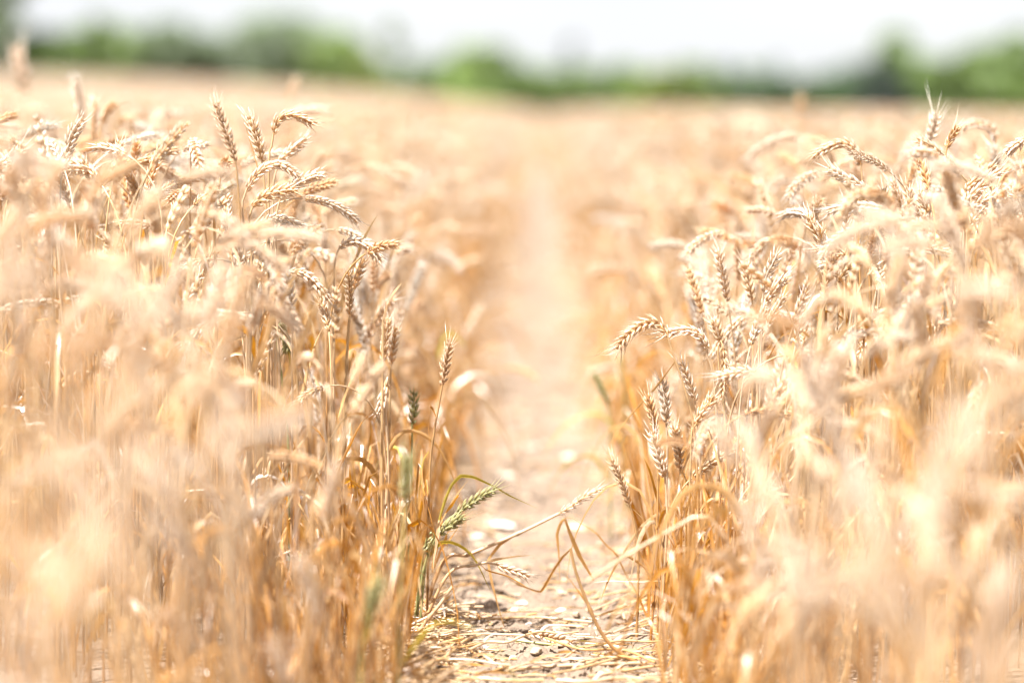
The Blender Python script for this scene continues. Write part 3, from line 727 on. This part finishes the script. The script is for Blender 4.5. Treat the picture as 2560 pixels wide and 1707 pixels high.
def place(x, y, r, T, per, flat=.0):
    """Template index, yaw, scale for each stalk."""
    h = crop_height(x, r) * (1 + np.clip(r.normal(0, .05, len(x)), -.2, .085)) * np.where(r.uniform(0, 1, len(x)) < .12, r.uniform(.6, .95, len(x)), 1)
    tops = np.array([t[1] for t in T])
    cost = np.abs(np.log(h[:, None] / tops[None])) + np.where(np.abs(np.log(h[:, None] / tops[None])) < .16, -1, 0) + r.uniform(0, .9, (len(x), len(T)))
    ti = np.argmin(cost, 1)
    sc = np.clip(h / tops[ti], .72, 1.25)
    yw = r.uniform(0, 2 * math.pi, len(x))
    # the rim leans into the path
    rim = (np.abs(x) < .24) & (r.uniform(0, 1, len(x)) < .15)
    yw = np.where(rim, np.where(x < 0, 0, math.pi) + r.normal(0, .7, len(x)), yw)
    tipx = x + np.array([t[3][0] for t in T])[ti] * np.cos(yw) * sc
    over = (np.abs(tipx) < .165) | (np.sign(tipx) != np.sign(x))
    yw = np.where(over & (r.uniform(0, 1, len(x)) > np.where(y < 4, .07, .6)), np.where(x < 0, math.pi, 0) + r.normal(0, .5, len(x)), yw)
    return ti, yw, sc
CLEAR = [(1390, 1590, 770, 1060), (1470, 1700, 770, 905), (1050, 1150, 830, 1010), (1080, 1290, 1170, 1340), (1180, 1540, 1180, 1470), (520, 600, 235, 340), (670, 830, 270, 330)]
def clear_of(x, y, ti, yw, sc, T):
    """Keeps the stalks whose ears would not grow into the singled-out ears."""
    ok = np.ones(len(x), bool)
    for k in (2, 3):
        e = np.array([T[i][k] for i in ti])
        p = np.stack([x + (e[:, 0] * np.cos(yw) - e[:, 1] * np.sin(yw)) * sc, y + (e[:, 0] * np.sin(yw) + e[:, 1] * np.cos(yw)) * sc, e[:, 2] * sc], 1)
        a, b = project(p)
        for x0, x1, y0, y1 in CLEAR: ok &= ~((a > x0 - 15) & (a < x1 + 15) & (b > y0 - 15) & (b < y1 + 15))
    return ok
def merged(parts):
    m_ = MB()
    for k in ('stem', 'ear', 'leaf'):
        for s in parts[k]:
            V, C, Q, T, qm, tm = s.arrays()
            m_.v.append(V); m_.c.append(C)
            if len(Q): m_.q.append(Q + m_.n); m_.qm.append(qm)
            if len(T): m_.t.append(T + m_.n); m_.tm.append(tm)
            m_.n += len(V)
    return m_.arrays()
def pour(mb, T, x, y, ti, yw, sc, r, zoff=None, wide=1.0):
    cache = {}
    z = terrain(x, y) if zoff is None else zoff
    for t in np.unique(ti):
        if t not in cache: cache[t] = merged(T[t][0])
        V, C, Q, Tr, qm, tm = cache[t]
        k = np.nonzero(ti == t)[0]; n = len(k)
        c, s = np.cos(yw[k]), np.sin(yw[k]); S = sc[k]
        X = (V[None, :, 0] * c[:, None] - V[None, :, 1] * s[:, None]) * S[:, None] * wide + x[k][:, None]
        Y = (V[None, :, 0] * s[:, None] + V[None, :, 1] * c[:, None]) * S[:, None] * wide + y[k][:, None]
        Z = V[None, :, 2] * S[:, None] + z[k][:, None]
        tint = r.uniform(.86, 1.1, (n, 1, 1)) * (1 + np.array([0, .06, .14])[None, None] * r.normal(0, 1, (n, 1, 1)))
        off = (np.arange(n) * len(V))[:, None, None]
        mb.v.append(np.stack([X, Y, Z], -1).reshape(-1, 3).astype(np.float32))
        mb.c.append((C[None] * tint).reshape(-1, 3).astype(np.float32))
        if len(Q): mb.q.append((Q[None] + off).reshape(-1, 4) + mb.n); mb.qm.append(np.tile(qm, n))
        if len(Tr): mb.t.append((Tr[None] + off).reshape(-1, 3) + mb.n); mb.tm.append(np.tile(tm, n))
        mb.n += n * len(V)
crop = MB()
# near stalks: the nearest that show become stalks of their own
N_SINGLE = 300 - len(HERO)
x, y, r = scatter(1.0, 2.9, 300, 41)
k = r.uniform(0, 1, len(x)) < np.interp(y, [1.0, 1.7, 2.1], [.75, .8, 1.0]); x, y = x[k], y[k]
ti, yw, sc = place(x, y, r, T0, 8)
k = clear_of(x, y, ti, yw, sc, T0); x, y, ti, yw, sc = x[k], y[k], ti[k], yw[k], sc[k]
earc = np.array([T0[i][2] for i in ti]); c, s = np.cos(yw), np.sin(yw)
EX = x + (earc[:, 0] * c) * sc; EY = y + (earc[:, 0] * s) * sc; EZ = earc[:, 2] * sc
pxx, pyy = project(np.stack([EX, EY, EZ], 1))
vis = (pxx > 10) & (pxx < PW - 10) & (pyy > 10) & (pyy < PH - 5)
order = np.argsort(np.where(vis, EY, 99))
single = order[:min(N_SINGLE, int(vis.sum()))]
rest = np.setdiff1d(np.arange(len(x)), single)
onscreen = (pxx[rest] > -250) & (pxx[rest] < PW + 250) & (pyy[rest] < PH + 500)
rest = rest[onscreen]
pour(crop, T1, x[rest], y[rest], ti[rest], yw[rest], sc[rest], r)
print("near stalks", len(x), "visible", int(vis.sum()), "single", len(single))

# labels for the near stalks: look, then what findable ear or shoot each stands beside
LOOK = {'pale': 'cream', 'gold': 'golden', 'grey': 'greyish', 'amber': 'amber'}
def pose_word(nod):
    return 'upright' if nod < .6 else 'tilted' if nod < 1.3 else 'bowed' if nod < 2.0 else 'hooked'
used = set(h[0] for h in HERO)
hc = np.array([h[2] for h in HERO])
TM = {}
def template_meshes(i):
    if i not in TM:
        TM[i] = [(k, m_.mesh(k, WHEAT)) for k in ('stem', 'ear', 'leaf') for m_ in T0[i][0][k]]
    return TM[i]
def near_label(i):
    hi, j = divmod(int(ti[i]), 8)
    col = LOOK[PALS[(j * 3 + hi) % len(PALS)]]
    pose = pose_word(NODS[j])
    blur = 'hugely blurred' if EY[i] < 1.45 else 'strongly blurred' if EY[i] < 1.8 else 'softly blurred'
    d = np.hypot(hc[:, 0] - pxx[i], hc[:, 1] - pyy[i])
    for h in np.argsort(d):
        dx, dy = pxx[i] - hc[h, 0], pyy[i] - hc[h, 1]
        far = 'just' if d[h] < 170 else 'well' if d[h] < 420 else 'far'
        if abs(dx) > 1.8 * abs(dy): rel = 'right of' if dx > 0 else 'left of'
        elif abs(dy) > 1.8 * abs(dx): rel = 'below' if dy > 0 else 'above'
        else: rel = ('below right of' if dx > 0 else 'below left of') if dy > 0 else ('above right of' if dx > 0 else 'above left of')
        lab = f"{blur} {col} stalk with {pose} ear, {far} {rel} {HERO[h][1]}"
        if len(lab.split()) > 16: lab = lab.replace(' with', ',').replace(' ear,', ',')
        if lab not in used and len(lab.split()) <= 16:
            used.add(lab); return lab
    return lab
for i in single:
    root = empty("wheat_stalk", (float(x[i]), float(y[i]), 0.0))
    root.rotation_euler = (0, 0, float(yw[i])); root.scale = (float(sc[i]),) * 3
    tag(root, near_label(i), "wheat", GROUPS)
    for k, me in template_meshes(int(ti[i])):
        if k == 'leaf' and y[i] < 2.3 and abs(x[i]) < .32: continue      # those along the rim have lost their leaves
        o = bpy.data.objects.new(k, me); COL.objects.link(o); o.parent = root

# dry blades and tillers between the stalks, low down
for k in range(2600):
    yy = 2.35 + 2.7 * r.uniform(); sd_ = r.choice([-1, 1]); xx = sd_ * (.15 + abs(r.normal(0, .14)))
    b = np.array([xx, yy, 0.0]); az = r.uniform(0, 6.28); L = r.uniform(.08, .30); t_ = r.uniform(.08, .5)
    dv = np.array([math.cos(az) * t_, math.sin(az) * t_, 1.0])
    if sd_ * dv[0] < 0: dv[0] *= .4
    pts = [b, b + dv * L * .5, b + dv * L * .85 + [dv[0] * L * .3, dv[1] * L * .3, 0]]
    if r.uniform() < .6: pts.append(b + np.array([dv[0] * 1.9, dv[1] * 1.9, r.uniform(.25, .7)]) * L)
    leafblade(crop, np.array(pts), r.uniform(2.5, 5.5), r.choice(['amber', 'amber', 'gold', 'dark', 'pale']), k, 9, sharp=r.uniform() < .6)
# the stretch in focus and just around it, in full detail
for (y0, y1, dens, T, per, seed, wide) in ((2.9, 4.1, 380, T0, 8, 42, 1.0), (4.1, 6.2, 330, T1, 8, 43, 1.0),
                                           (6.2, 14, 230, T2, 6, 44, 1.05), (14, 34, 80, T2, 6, 45, 1.3), (34, 75, 26, T2, 6, 46, 1.7), (75, 128, 10, T2, 6, 47, 2.2)):
    x, y, r = scatter(y0, y1, dens, seed, margin=.3 if y1 < 7 else .02 * y1 + .3)
    ti, yw, sc = place(x, y, r, T, per)
    if y0 < 3.5:
        k = clear_of(x, y, ti, yw, sc, T); x, y, ti, yw, sc = x[k], y[k], ti[k], yw[k], sc[k]
    pour(crop, T, x, y, ti, yw, sc, r, wide=wide)
# below the ears of the far crop: the closed mass of stems
def mass_z(X, Y):
    a = np.abs(X)
    return terrain(X, Y) + np.interp(a, [.26, .36, .6, 1], [.0, .24, .44, .46]) + .07 * (vnoise(X * 3, Y * 1.2, 31) - .5) + .05 * (vnoise(X * 9, Y * 4, 32) - .5)
for sgn in (-1, 1):
    xs = sgn * np.concatenate([[.26, .29, .33, .39], np.linspace(.45, 6, 46), np.linspace(6.5, 40, 60)])
    v, q = grid(xs, np.concatenate([np.linspace(9, 30, 110), np.linspace(30.5, 131, 150)]), mass_z)
    cc = np.array([.32, .245, .175]) * (1 + .3 * (vnoise(v[:, 0] * 2.2, v[:, 1] * .8, 5) - .5))[:, None]  # straw colour darkened: shade between the stalks is mixed in
    crop.add(v, cc, q if sgn > 0 else q[:, ::-1], None, 0)
o = crop.build("wheat_crop", WHEAT); tag(o, "ripe wheat field filling both sides of the narrow tramline", "wheat crop", kind="stuff")

# ------------------------------------------------------------------ fallen straws, litter, stones
def straw(label, pts, wmm, pal, z=.006, earpts=None):
    p = np.array([G(a, b, z) for a, b in pts]); g = p[0].copy(); g[2] = 0
    root = empty("fallen_straw", g); tag(root, label, "straw", "straws fallen on the path")
    c, L = spline(p, 20); c[:, 2] += .0008 * np.sin(np.linspace(0, 5, 20) + a_seed(label)) + np.linspace(soil_z(c[:1, 0], c[:1, 1])[0], soil_z(c[-1:, 0], c[-1:, 1])[0], 20) * .5
    m_ = MB(); rr = np.full(20, wmm * .0005); rr[9] *= 1.3
    tube(m_, c - g, rr, 6, np.tile(PAL[pal][3], (20, 1)), 1); m_.build("stem", WHEAT, root)
    if earpts:
        e = np.array([G(a, b, z + .004) for a, b in earpts]); ec, el = spline(e, 16)
        m_ = MB(); ear(m_, ec - g, el, pal, 77, 0, 1.2, .9, [0, .2, 1]); m_.build("ear", WHEAT, root)
    else:
        m_ = MB(); leafblade(m_, np.array([c[6], c[9] + [.0, .01, .006], c[13] + [.01, .015, .004]]) - g, 4, pal, 5, 10); m_.build("leaf", WHEAT, root)
def a_seed(s): return (sum(map(ord, s)) % 63) / 10
straw("greenish straw lying straight across the path", [(1270, 1601), (1366, 1608), (1455, 1611), (1530, 1600)], 3.6, 'green')
straw("straw with a flattened ear lying just beyond the greenish straw", [(1140, 1590), (1208, 1581), (1270, 1580), (1322, 1582)], 3.2, 'pale', .008, [(1322, 1582), (1360, 1588), (1400, 1597), (1440, 1604)])
straw("thick pale straw crossing the whole path in front", [(1240, 1674), (1392, 1664), (1494, 1659), (1612, 1652)], 4.4, 'pale')
straw("short orange straw crossing the thick pale straw", [(1380, 1688), (1430, 1676), (1480, 1662), (1530, 1650)], 3.4, 'gold', .012)
straw("white straw running diagonally from the left rim", [(1187, 1618), (1215, 1640), (1245, 1658), (1275, 1676)], 4.0, 'pale')
straw("thin reddish straw beside the brown clod", [(1350, 1640), (1400, 1648), (1440, 1651), (1475, 1656)], 2.2, 'dark')
straw("long dull straw farthest back of those crossing the path", [(1080, 1530), (1213, 1545), (1340, 1540), (1480, 1552)], 3.2, 'gold')
straw("golden straw under the foot of the inverted V shoot", [(1470, 1690), (1540, 1680), (1600, 1672), (1660, 1664)], 3.6, 'gold')
straw("straw along the photo's lower border, left half of the path", [(1090, 1702), (1180, 1695), (1270, 1700), (1360, 1697)], 4.0, 'gold', .01)
straw("straw along the photo's lower border, right half of the path", [(1390, 1700), (1470, 1704), (1560, 1694), (1650, 1698)], 4.2, 'pale', .012)
straw("bent straw among the litter at the left rim", [(1020, 1590), (1090, 1600), (1150, 1610), (1200, 1640)], 3.4, 'amber', .012)
straw("slanted straw leaning on the left rim's litter", [(1060, 1660), (1110, 1640), (1160, 1600), (1200, 1585)], 3.6, 'gold', .02)

def stone_mesh(rad, seed, flat, col):
    r = np.random.default_rng(seed)
    n, k = 12, 18
    th = np.linspace(0, math.pi, n); ph = np.arange(k) * 2 * math.pi / k
    TH, PHI = np.meshgrid(th, ph, indexing='ij')
    d = np.stack([np.sin(TH) * np.cos(PHI), np.sin(TH) * np.sin(PHI), np.cos(TH)], -1)
    R = np.ones(TH.shape)
    for _ in range(9):                               # chipped flats
        a = unit(r.normal(0, 1, 3)); h = r.uniform(.5, .85); dot = d @ a
        R = np.where(dot > 1e-3, np.minimum(R, h / np.maximum(dot, 1e-3)), R)
    v = d * R[..., None] * rad * np.array([1.15, .85, flat])
    i, j = np.meshgrid(np.arange(n - 1), np.arange(k), indexing='ij'); j2 = (j + 1) % k
    q = np.stack([i * k + j, (i + 1) * k + j, (i + 1) * k + j2, i * k + j2], -1).reshape(-1, 4)
    m_ = MB(); m_.add(v.reshape(-1, 3), col, q); return m_
for i, (label, a, b, wpx, flat, col) in enumerate([
    ("brown clod with a hollow dark face, between two thin straws", 1409, 1628, 36, .6, (.33, .22, .13)),
    ("flat white stone lying before the foot of the folded shoot", 1452, 1564, 54, .35, (.62, .56, .5)),
    ("small white stone halfway over the path, next to straw", 1323, 1563, 20, .7, (.6, .55, .5)),
    ("white stone with a dark side, farthest left on the path", 1288, 1528, 26, .8, (.55, .47, .4)),
    ("pale stone behind the white stone with a dark side", 1306, 1505, 30, .5, (.6, .54, .46)),
    ("pale chip out in the open middle of the path", 1402, 1526, 26, .5, (.62, .54, .47)),
    ("smooth grey pebble at the left end of the greenish straw", 1213, 1618, 24, .55, (.45, .42, .38)),
    ("grey pebble just behind the greenish straw", 1304, 1594, 24, .5, (.5, .46, .4)),
    ("clod casting a dark shadow below the toppled straw's ear", 1537, 1486, 50, .5, (.46, .35, .25)),
    ("large blurred white stone behind the toppled straw", 1252, 1322, 80, .3, (.66, .6, .54)),
    ("blurred pale stone between the white stone and the left rim", 1190, 1350, 46, .4, (.55, .48, .4)),
    ("blurred tan clod farther along the path's right half", 1440, 1330, 60, .45, (.5, .4, .3)),
    ("faint pale stone where the path turns soft, left half", 1270, 1190, 50, .35, (.58, .5, .42)),
    ("faint pale stone where the path turns soft, right half", 1420, 1150, 50, .35, (.58, .5, .42)),
]):
    p = G(a, b); rad = wpx / 2 / FPX * p[1]
    m_ = stone_mesh(rad, 500 + i, flat, col)
    o = m_.build("stone", M_STONE, smooth=False); o.location = (p[0], p[1], float(soil_z(p[:1], p[1:2])[0]) + rad * flat * .45)
    o.rotation_euler = (0, 0, i * 1.3); tag(o, label, "stone", "stones on the path")
r = np.random.default_rng(77)
for k, lab in enumerate(["curved straw near the right rim's foot, under the kneeling spray", "pale straw pointing up the path beside the kneeling spray", "broken straw in the path's middle, just before the brown clod",
                         "golden straw tangled into the left rim beneath the broken stem", "straw half buried between the green straw and the white stone", "dull straw crossing obliquely behind the white diagonal straw",
                         "orange straw bridging from the right rim toward the brown clod", "crooked straw close to the grey pebble of the green straw", "straw sloping off the right rim over the thick pale straw",
                         "thin straw nearest the lower border under the left rim"]):
    a, b = [(1585, 1605), (1530, 1640), (1350, 1655), (1120, 1625), (1380, 1585), (1200, 1650), (1500, 1625), (1240, 1610), (1570, 1640), (1160, 1680)][k]
    l = r.uniform(60, 140); an = r.normal(0, .16)
    straw(lab, [(a - l, b - l * an), (a - l * .3, b + r.uniform(-6, 6)), (a + l * .4, b + r.uniform(-6, 6)), (a + l, b + l * an)], r.uniform(2.4, 3.6), r.choice(['pale', 'gold', 'pale', 'amber']), .008 + .012 * r.uniform())
# grit and litter nobody could count
gm = MB(); r = np.random.default_rng(8)
units = [stone_mesh(1.0, 900 + i, .6, (1, 1, 1)).arrays() for i in range(5)]
for k in range(900):
    yy = 2.5 + 7 * r.uniform() ** 1.7; xx = np.clip(r.normal(0, .09), -.2, .2); s = .0012 + .0075 * r.uniform() ** 4
    V, C, Q, *_ = units[k % 5]
    a = r.uniform(0, 6.28); V2 = np.stack([V[:, 0] * math.cos(a) - V[:, 1] * math.sin(a), V[:, 0] * math.sin(a) + V[:, 1] * math.cos(a), V[:, 2]], 1)
    col = np.array([.40, .31, .22]) * r.uniform(.75, 1.3)
    gm.add(V2 * s + np.array([xx, yy, float(soil_z(np.array([xx]), np.array([yy]))[0]) + s * .2]), col, Q)
o = gm.build("gravel", M_STONE, smooth=False); tag(o, "crumbs of soil and grit strewn over the path", "gravel", kind="stuff")
lm = MB()
for k in range(3500):
    yy = 2.4 + 7.5 * r.uniform() ** 1.6
    xx = (.15 + r.normal(0, .05)) * r.choice([-1, 1]) if r.uniform() < .7 else r.uniform(-.14, .14)
    heap = k >= 2800                                    # a drift of straw along the left rim
    if heap: yy = r.uniform(2.55, 3.1); xx = -.165 + abs(r.normal(0, .045))
    L = r.uniform(.012, .09) if abs(xx) > .1 else r.uniform(.006, .05)
    a = r.normal(0, .7) if r.uniform() < .7 else r.uniform(0, 3.14); el = abs(r.normal(0, .12)) + (.25 * r.uniform() if abs(xx) > .13 else 0)
    d = np.array([math.cos(a) * math.cos(el), math.sin(a) * math.cos(el), math.sin(el)])
    b = np.array([xx, yy, float(soil_z(np.array([xx]), np.array([yy]))[0]) + .002 + .012 * r.uniform() * (abs(xx) > .1) + (.022 * r.uniform() * np.interp(xx, [-.15, -.06], [1, 0]) if heap else 0)])
    pal = r.choice(['pale', 'gold', 'pale', 'pale', 'gold', 'amber'])
    pts = np.array([b - d * L * .5, b + [0, 0, .003 * r.uniform()], b + d * L * .5]); pts[:, 2] = np.maximum(pts[:, 2], .0015)
    if r.uniform() < .5:
        c, _ = spline(pts, 4); tube(lm, c, r.uniform(.0007, .0017), 4, np.array(PAL[pal][3]) * r.uniform(.8, 1.15), 1)
    else:
        leafblade(lm, pts, r.uniform(1.5, 4), pal, k, 6)
o = lm.build("straw_litter", WHEAT); tag(o, "broken straw, chaff and leaf scraps littering the path and its rims", "litter", kind="stuff")

# ------------------------------------------------------------------ trees and bushes at the far edge of the field
TREE_D = 136.0
def tree(name, label, px, wpx, top, base, d, shape, col, seed, dens=1.0, cat="tree", group="trees along the far field edge"):
    top = top - (28 if shape in ('cone', 'column', 'round') else 30); wpx = wpx * 1.15
    r = np.random.default_rng(seed)
    b = P(px, base, d); gz = float(terrain(b[0], b[1])); b[2] = gz - .03
    scale = d / FPX
    Ht = (P(px, top, d)[2] - gz); W = wpx * scale / 2
    root = empty(name, b); tag(root, label, cat, group)
    tk = MB(); hh = Ht * (.75 if shape != 'bush' else .5)
    c, _ = spline(np.array([[0, 0, 0], [W * .06, .05, hh * .4], [-W * .04, 0, hh]]), 10)
    tr = max(.05, .03 * Ht); tube(tk, c, np.linspace(tr, tr * .25, 10), 8, (.16, .12, .09), 0)
    for k in range(9):
        z0 = r.uniform(.25, .9); p0 = c[int(z0 * 9)]; a = r.uniform(0, 6.28); l = W * r.uniform(.4, .8) * (1.1 - z0 * .6)
        cc, _ = spline(np.array([p0, p0 + [math.cos(a) * l * .5, math.sin(a) * l * .5, l * .3], p0 + [math.cos(a) * l, math.sin(a) * l, l * .75]]), 6)
        tube(tk, cc, np.linspace(tr * .4, tr * .08, 6), 5, (.16, .12, .09), 0)
    tk.build("trunk", M_BARK, root)
    nb = 26                                             # leaf clumps through the crown
    zz = r.uniform(.06 if shape in ('bush', 'cone') else .2, .97, nb)
    if shape == 'cone': rr = (1 - zz) ** .9 * .95 + .06
    elif shape == 'column': rr = np.sin(np.clip(zz, .1, 1) * math.pi) ** .5 * .8 + .1
    else: rr = np.sqrt(np.clip(1 - ((zz - .48) / .54) ** 2, 0.05, 1))
    a = r.uniform(0, 6.28, nb); q = r.uniform(.2, .85, nb) ** .7
    cen = np.stack([np.cos(a) * rr * W * q, np.sin(a) * rr * W * q, zz * Ht], 1)
    cr_ = (W * .34 if shape != 'column' else W * .6) * r.uniform(.7, 1.25, nb) * np.clip(rr + .15, .25, 1)
    n = int((6500 if shape == 'column' else 4800) * dens)
    k = r.integers(0, nb, n); dv = unit(r.normal(0, 1, (n, 3)))
    pos = cen[k] + dv * (cr_[k] * r.uniform(.55, 1.08, n))[:, None] * [1, 1, .85]
    pos[:, 2] = np.clip(pos[:, 2], .05, Ht * 1.02)
    nrm = unit(dv + r.normal(0, .6, (n, 3))); t1 = unit(np.cross(nrm, r.normal(0, 1, (n, 3)))); t2 = np.cross(nrm, t1)
    s = (max(.09, W * .10) * r.uniform(.6, 1.4, n))[:, None]
    V = np.stack([pos - t1 * s, pos - t2 * s * .55, pos + t1 * s, pos + t2 * s * .55], 1).reshape(-1, 3)
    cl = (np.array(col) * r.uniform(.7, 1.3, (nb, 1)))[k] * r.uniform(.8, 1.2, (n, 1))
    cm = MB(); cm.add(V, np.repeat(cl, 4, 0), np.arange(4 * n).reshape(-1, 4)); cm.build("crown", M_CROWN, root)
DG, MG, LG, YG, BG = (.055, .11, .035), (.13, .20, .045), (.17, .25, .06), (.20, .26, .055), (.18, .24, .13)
HEDGE = [("bush", lab, px, w, top, base, 139, 'bush', col) for lab, px, w, top, base, col in (
    ("hedge bush peeping out between the border tree and its neighbour", 60, 110, 105, 163, BG),
    ("hedge bush filling the foot of the olive dome's right side", 335, 120, 120, 172, MG),
    ("hedge bush under the right half of the wide pale tree", 480, 120, 128, 180, LG),
    ("hedge bush just before the greyish two topped tree", 590, 110, 120, 186, BG),
    ("hedge bush at the foot of the two greyish tops", 700, 130, 128, 190, MG),
    ("hedge bush between the second greyish top and the bright dome", 785, 100, 128, 195, LG),
    ("hedge bush thinning out after the pointed tree", 1050, 90, 178, 212, BG),
    ("hedge bush before the loose light green tree", 1120, 100, 176, 220, MG),
    ("hedge bush behind the path's end on its left side", 1320, 110, 192, 238, LG),
    ("hedge bush between the poplar and the rounded hedge bush", 1500, 110, 198, 240, MG),
    ("hedge bush filling in before the small dark round tree", 1875, 100, 196, 247, MG),
    ("hedge bush in the pale gap, nearest the small dark tree", 1985, 100, 214, 250, MG),
    ("hedge bush in the pale gap, nearest the big pointed tree", 2085, 110, 206, 253, DG),
    ("hedge bush low between the two right hand trees", 2400, 120, 170, 261, LG),
    ("hedge bush under the tree cut by the right border", 2520, 130, 168, 263, DG))]
for i, a in enumerate([
    ("tall_tree", "tall dark tree cut off by the photo's left border", 0, 130, -120, 165, 130, 'column', BG),
    ("bush", "low loose bush between the border tree and the round dark tree", 110, 150, 112, 165, 132, 'bush', MG),
    ("bush", "second low bush, touching the round dark tree's near side", 190, 130, 108, 166, 132, 'bush', MG),
    ("round_tree", "round olive green tree with a full dome in the upper left", 270, 145, 76, 170, 131, 'round', MG),
    ("round_tree", "wide pale green tree right of the round olive dome", 415, 190, 88, 182, 138, 'round', BG),
    ("bush", "small pale bush in the gap after the wide pale tree", 530, 150, 112, 188, 140, 'bush', BG),
    ("slim_tree", "greyish tree with two soft tops before the bright dome", 660, 120, 62, 192, 134, 'column', BG),
    ("slim_tree", "second greyish top, leaning against the first", 740, 130, 70, 194, 140, 'column', BG),
    ("round_tree", "bright yellow green tree with a low dome", 835, 165, 108, 198, 132, 'round', LG),
    ("bush", "yellow green bush joining the bright dome to the cone", 910, 110, 138, 202, 131, 'bush', YG),
    ("cone_tree", "pointed green tree ending the left row of trees", 978, 110, 78, 206, 131, 'cone', MG),
    ("bush", "faint low bush in the open gap after the pointed tree", 1080, 110, 186, 216, 150, 'bush', BG),
    ("round_tree", "loose light green tree at the middle of the far edge", 1190, 200, 152, 228, 138, 'round', LG),
    ("bush", "low bush sloping down to where the path ends", 1290, 130, 190, 236, 136, 'bush', MG),
    ("bush", "squat bush exactly behind the far end of the path", 1360, 110, 205, 240, 136, 'bush', MG),
    ("poplar_tree", "slim pale distant tree rising alone above the path's end", 1425, 40, 120, 240, 330, 'column', (.10, .14, .13)),  # bluish leaf colour imitates the haze of distance
    ("bush", "dark hedge bush right where the path meets the edge", 1440, 120, 198, 240, 136, 'bush', MG),
    ("bush", "rounded hedge bush, first to the right of the path's end", 1560, 140, 190, 242, 136, 'bush', MG),
    ("bush", "yellow green hedge bush right of the rounded one", 1660, 130, 200, 244, 134, 'bush', YG),
    ("bush", "light hedge bush halfway along the right hedge", 1735, 130, 188, 245, 136, 'bush', LG),
    ("bush", "dull dark hedge bush next to the light one", 1830, 120, 197, 247, 137, 'bush', DG),
    ("round_tree", "small dark round tree at the right hedge's end", 1918, 105, 184, 248, 136, 'round', DG),
    ("bush", "low faint bush in the pale gap before the big fir", 2040, 110, 214, 252, 150, 'bush', BG),
    ("bush", "dark bush crouching at the foot of the big pointed tree", 2150, 160, 196, 254, 132, 'bush', DG),
    ("cone_tree", "big pointed tree dominating the upper right", 2235, 250, 92, 258, 134, 'cone', MG),
    ("bush", "near black bush in the shade side of the big pointed tree", 2205, 130, 180, 258, 130, 'bush', (.02, .038, .025)),  # dark leaves added in place of shade on the pointed tree's left flank
    ("bush", "mid green bush leaning on the big pointed tree's right", 2345, 170, 178, 260, 132, 'bush', MG),
    ("round_tree", "broad green tree before the photo's right border", 2455, 200, 148, 262, 132, 'round', MG),
    ("round_tree", "tall green tree cut by the photo's right border", 2560, 190, 112, 264, 133, 'round', MG),
] + HEDGE):
    tree(*a, 700 + i, cat="bush" if a[0] == "bush" else "tree", group="bushes along the far field edge" if a[0] == "bush" else "trees along the far field edge")
# rough grass between crop and hedge
r = np.random.default_rng(4); gv = MB(); n = 26000
gx = r.uniform(-45, 45, n); gy = r.uniform(128.5, 131.5, n); L = r.uniform(.25, .75, n) * np.where((gx > -12) , 1, .7)
dv = unit(np.stack([r.normal(0, .3, n), r.normal(0, .3, n), np.ones(n)], 1)); b = np.stack([gx, gy, terrain(gx, gy) - .02], 1)
sx = np.stack([np.full(n, .03), np.zeros(n), np.zeros(n)], 1)
V = np.stack([b - sx, b + sx, b + dv * L[:, None]], 1).reshape(-1, 3)
gcol = np.array([.20, .22, .07]) * r.uniform(.7, 1.3, (n, 1)) + np.array([.12, .06, .02]) * r.uniform(0, 1, (n, 1))
gv.add(V, np.repeat(gcol, 3, 0), None, np.arange(3 * n).reshape(-1, 3))
o = gv.build("grass", M_CROWN); tag(o, "rough yellow green grass margin between wheat and hedge", "grass", kind="stuff")
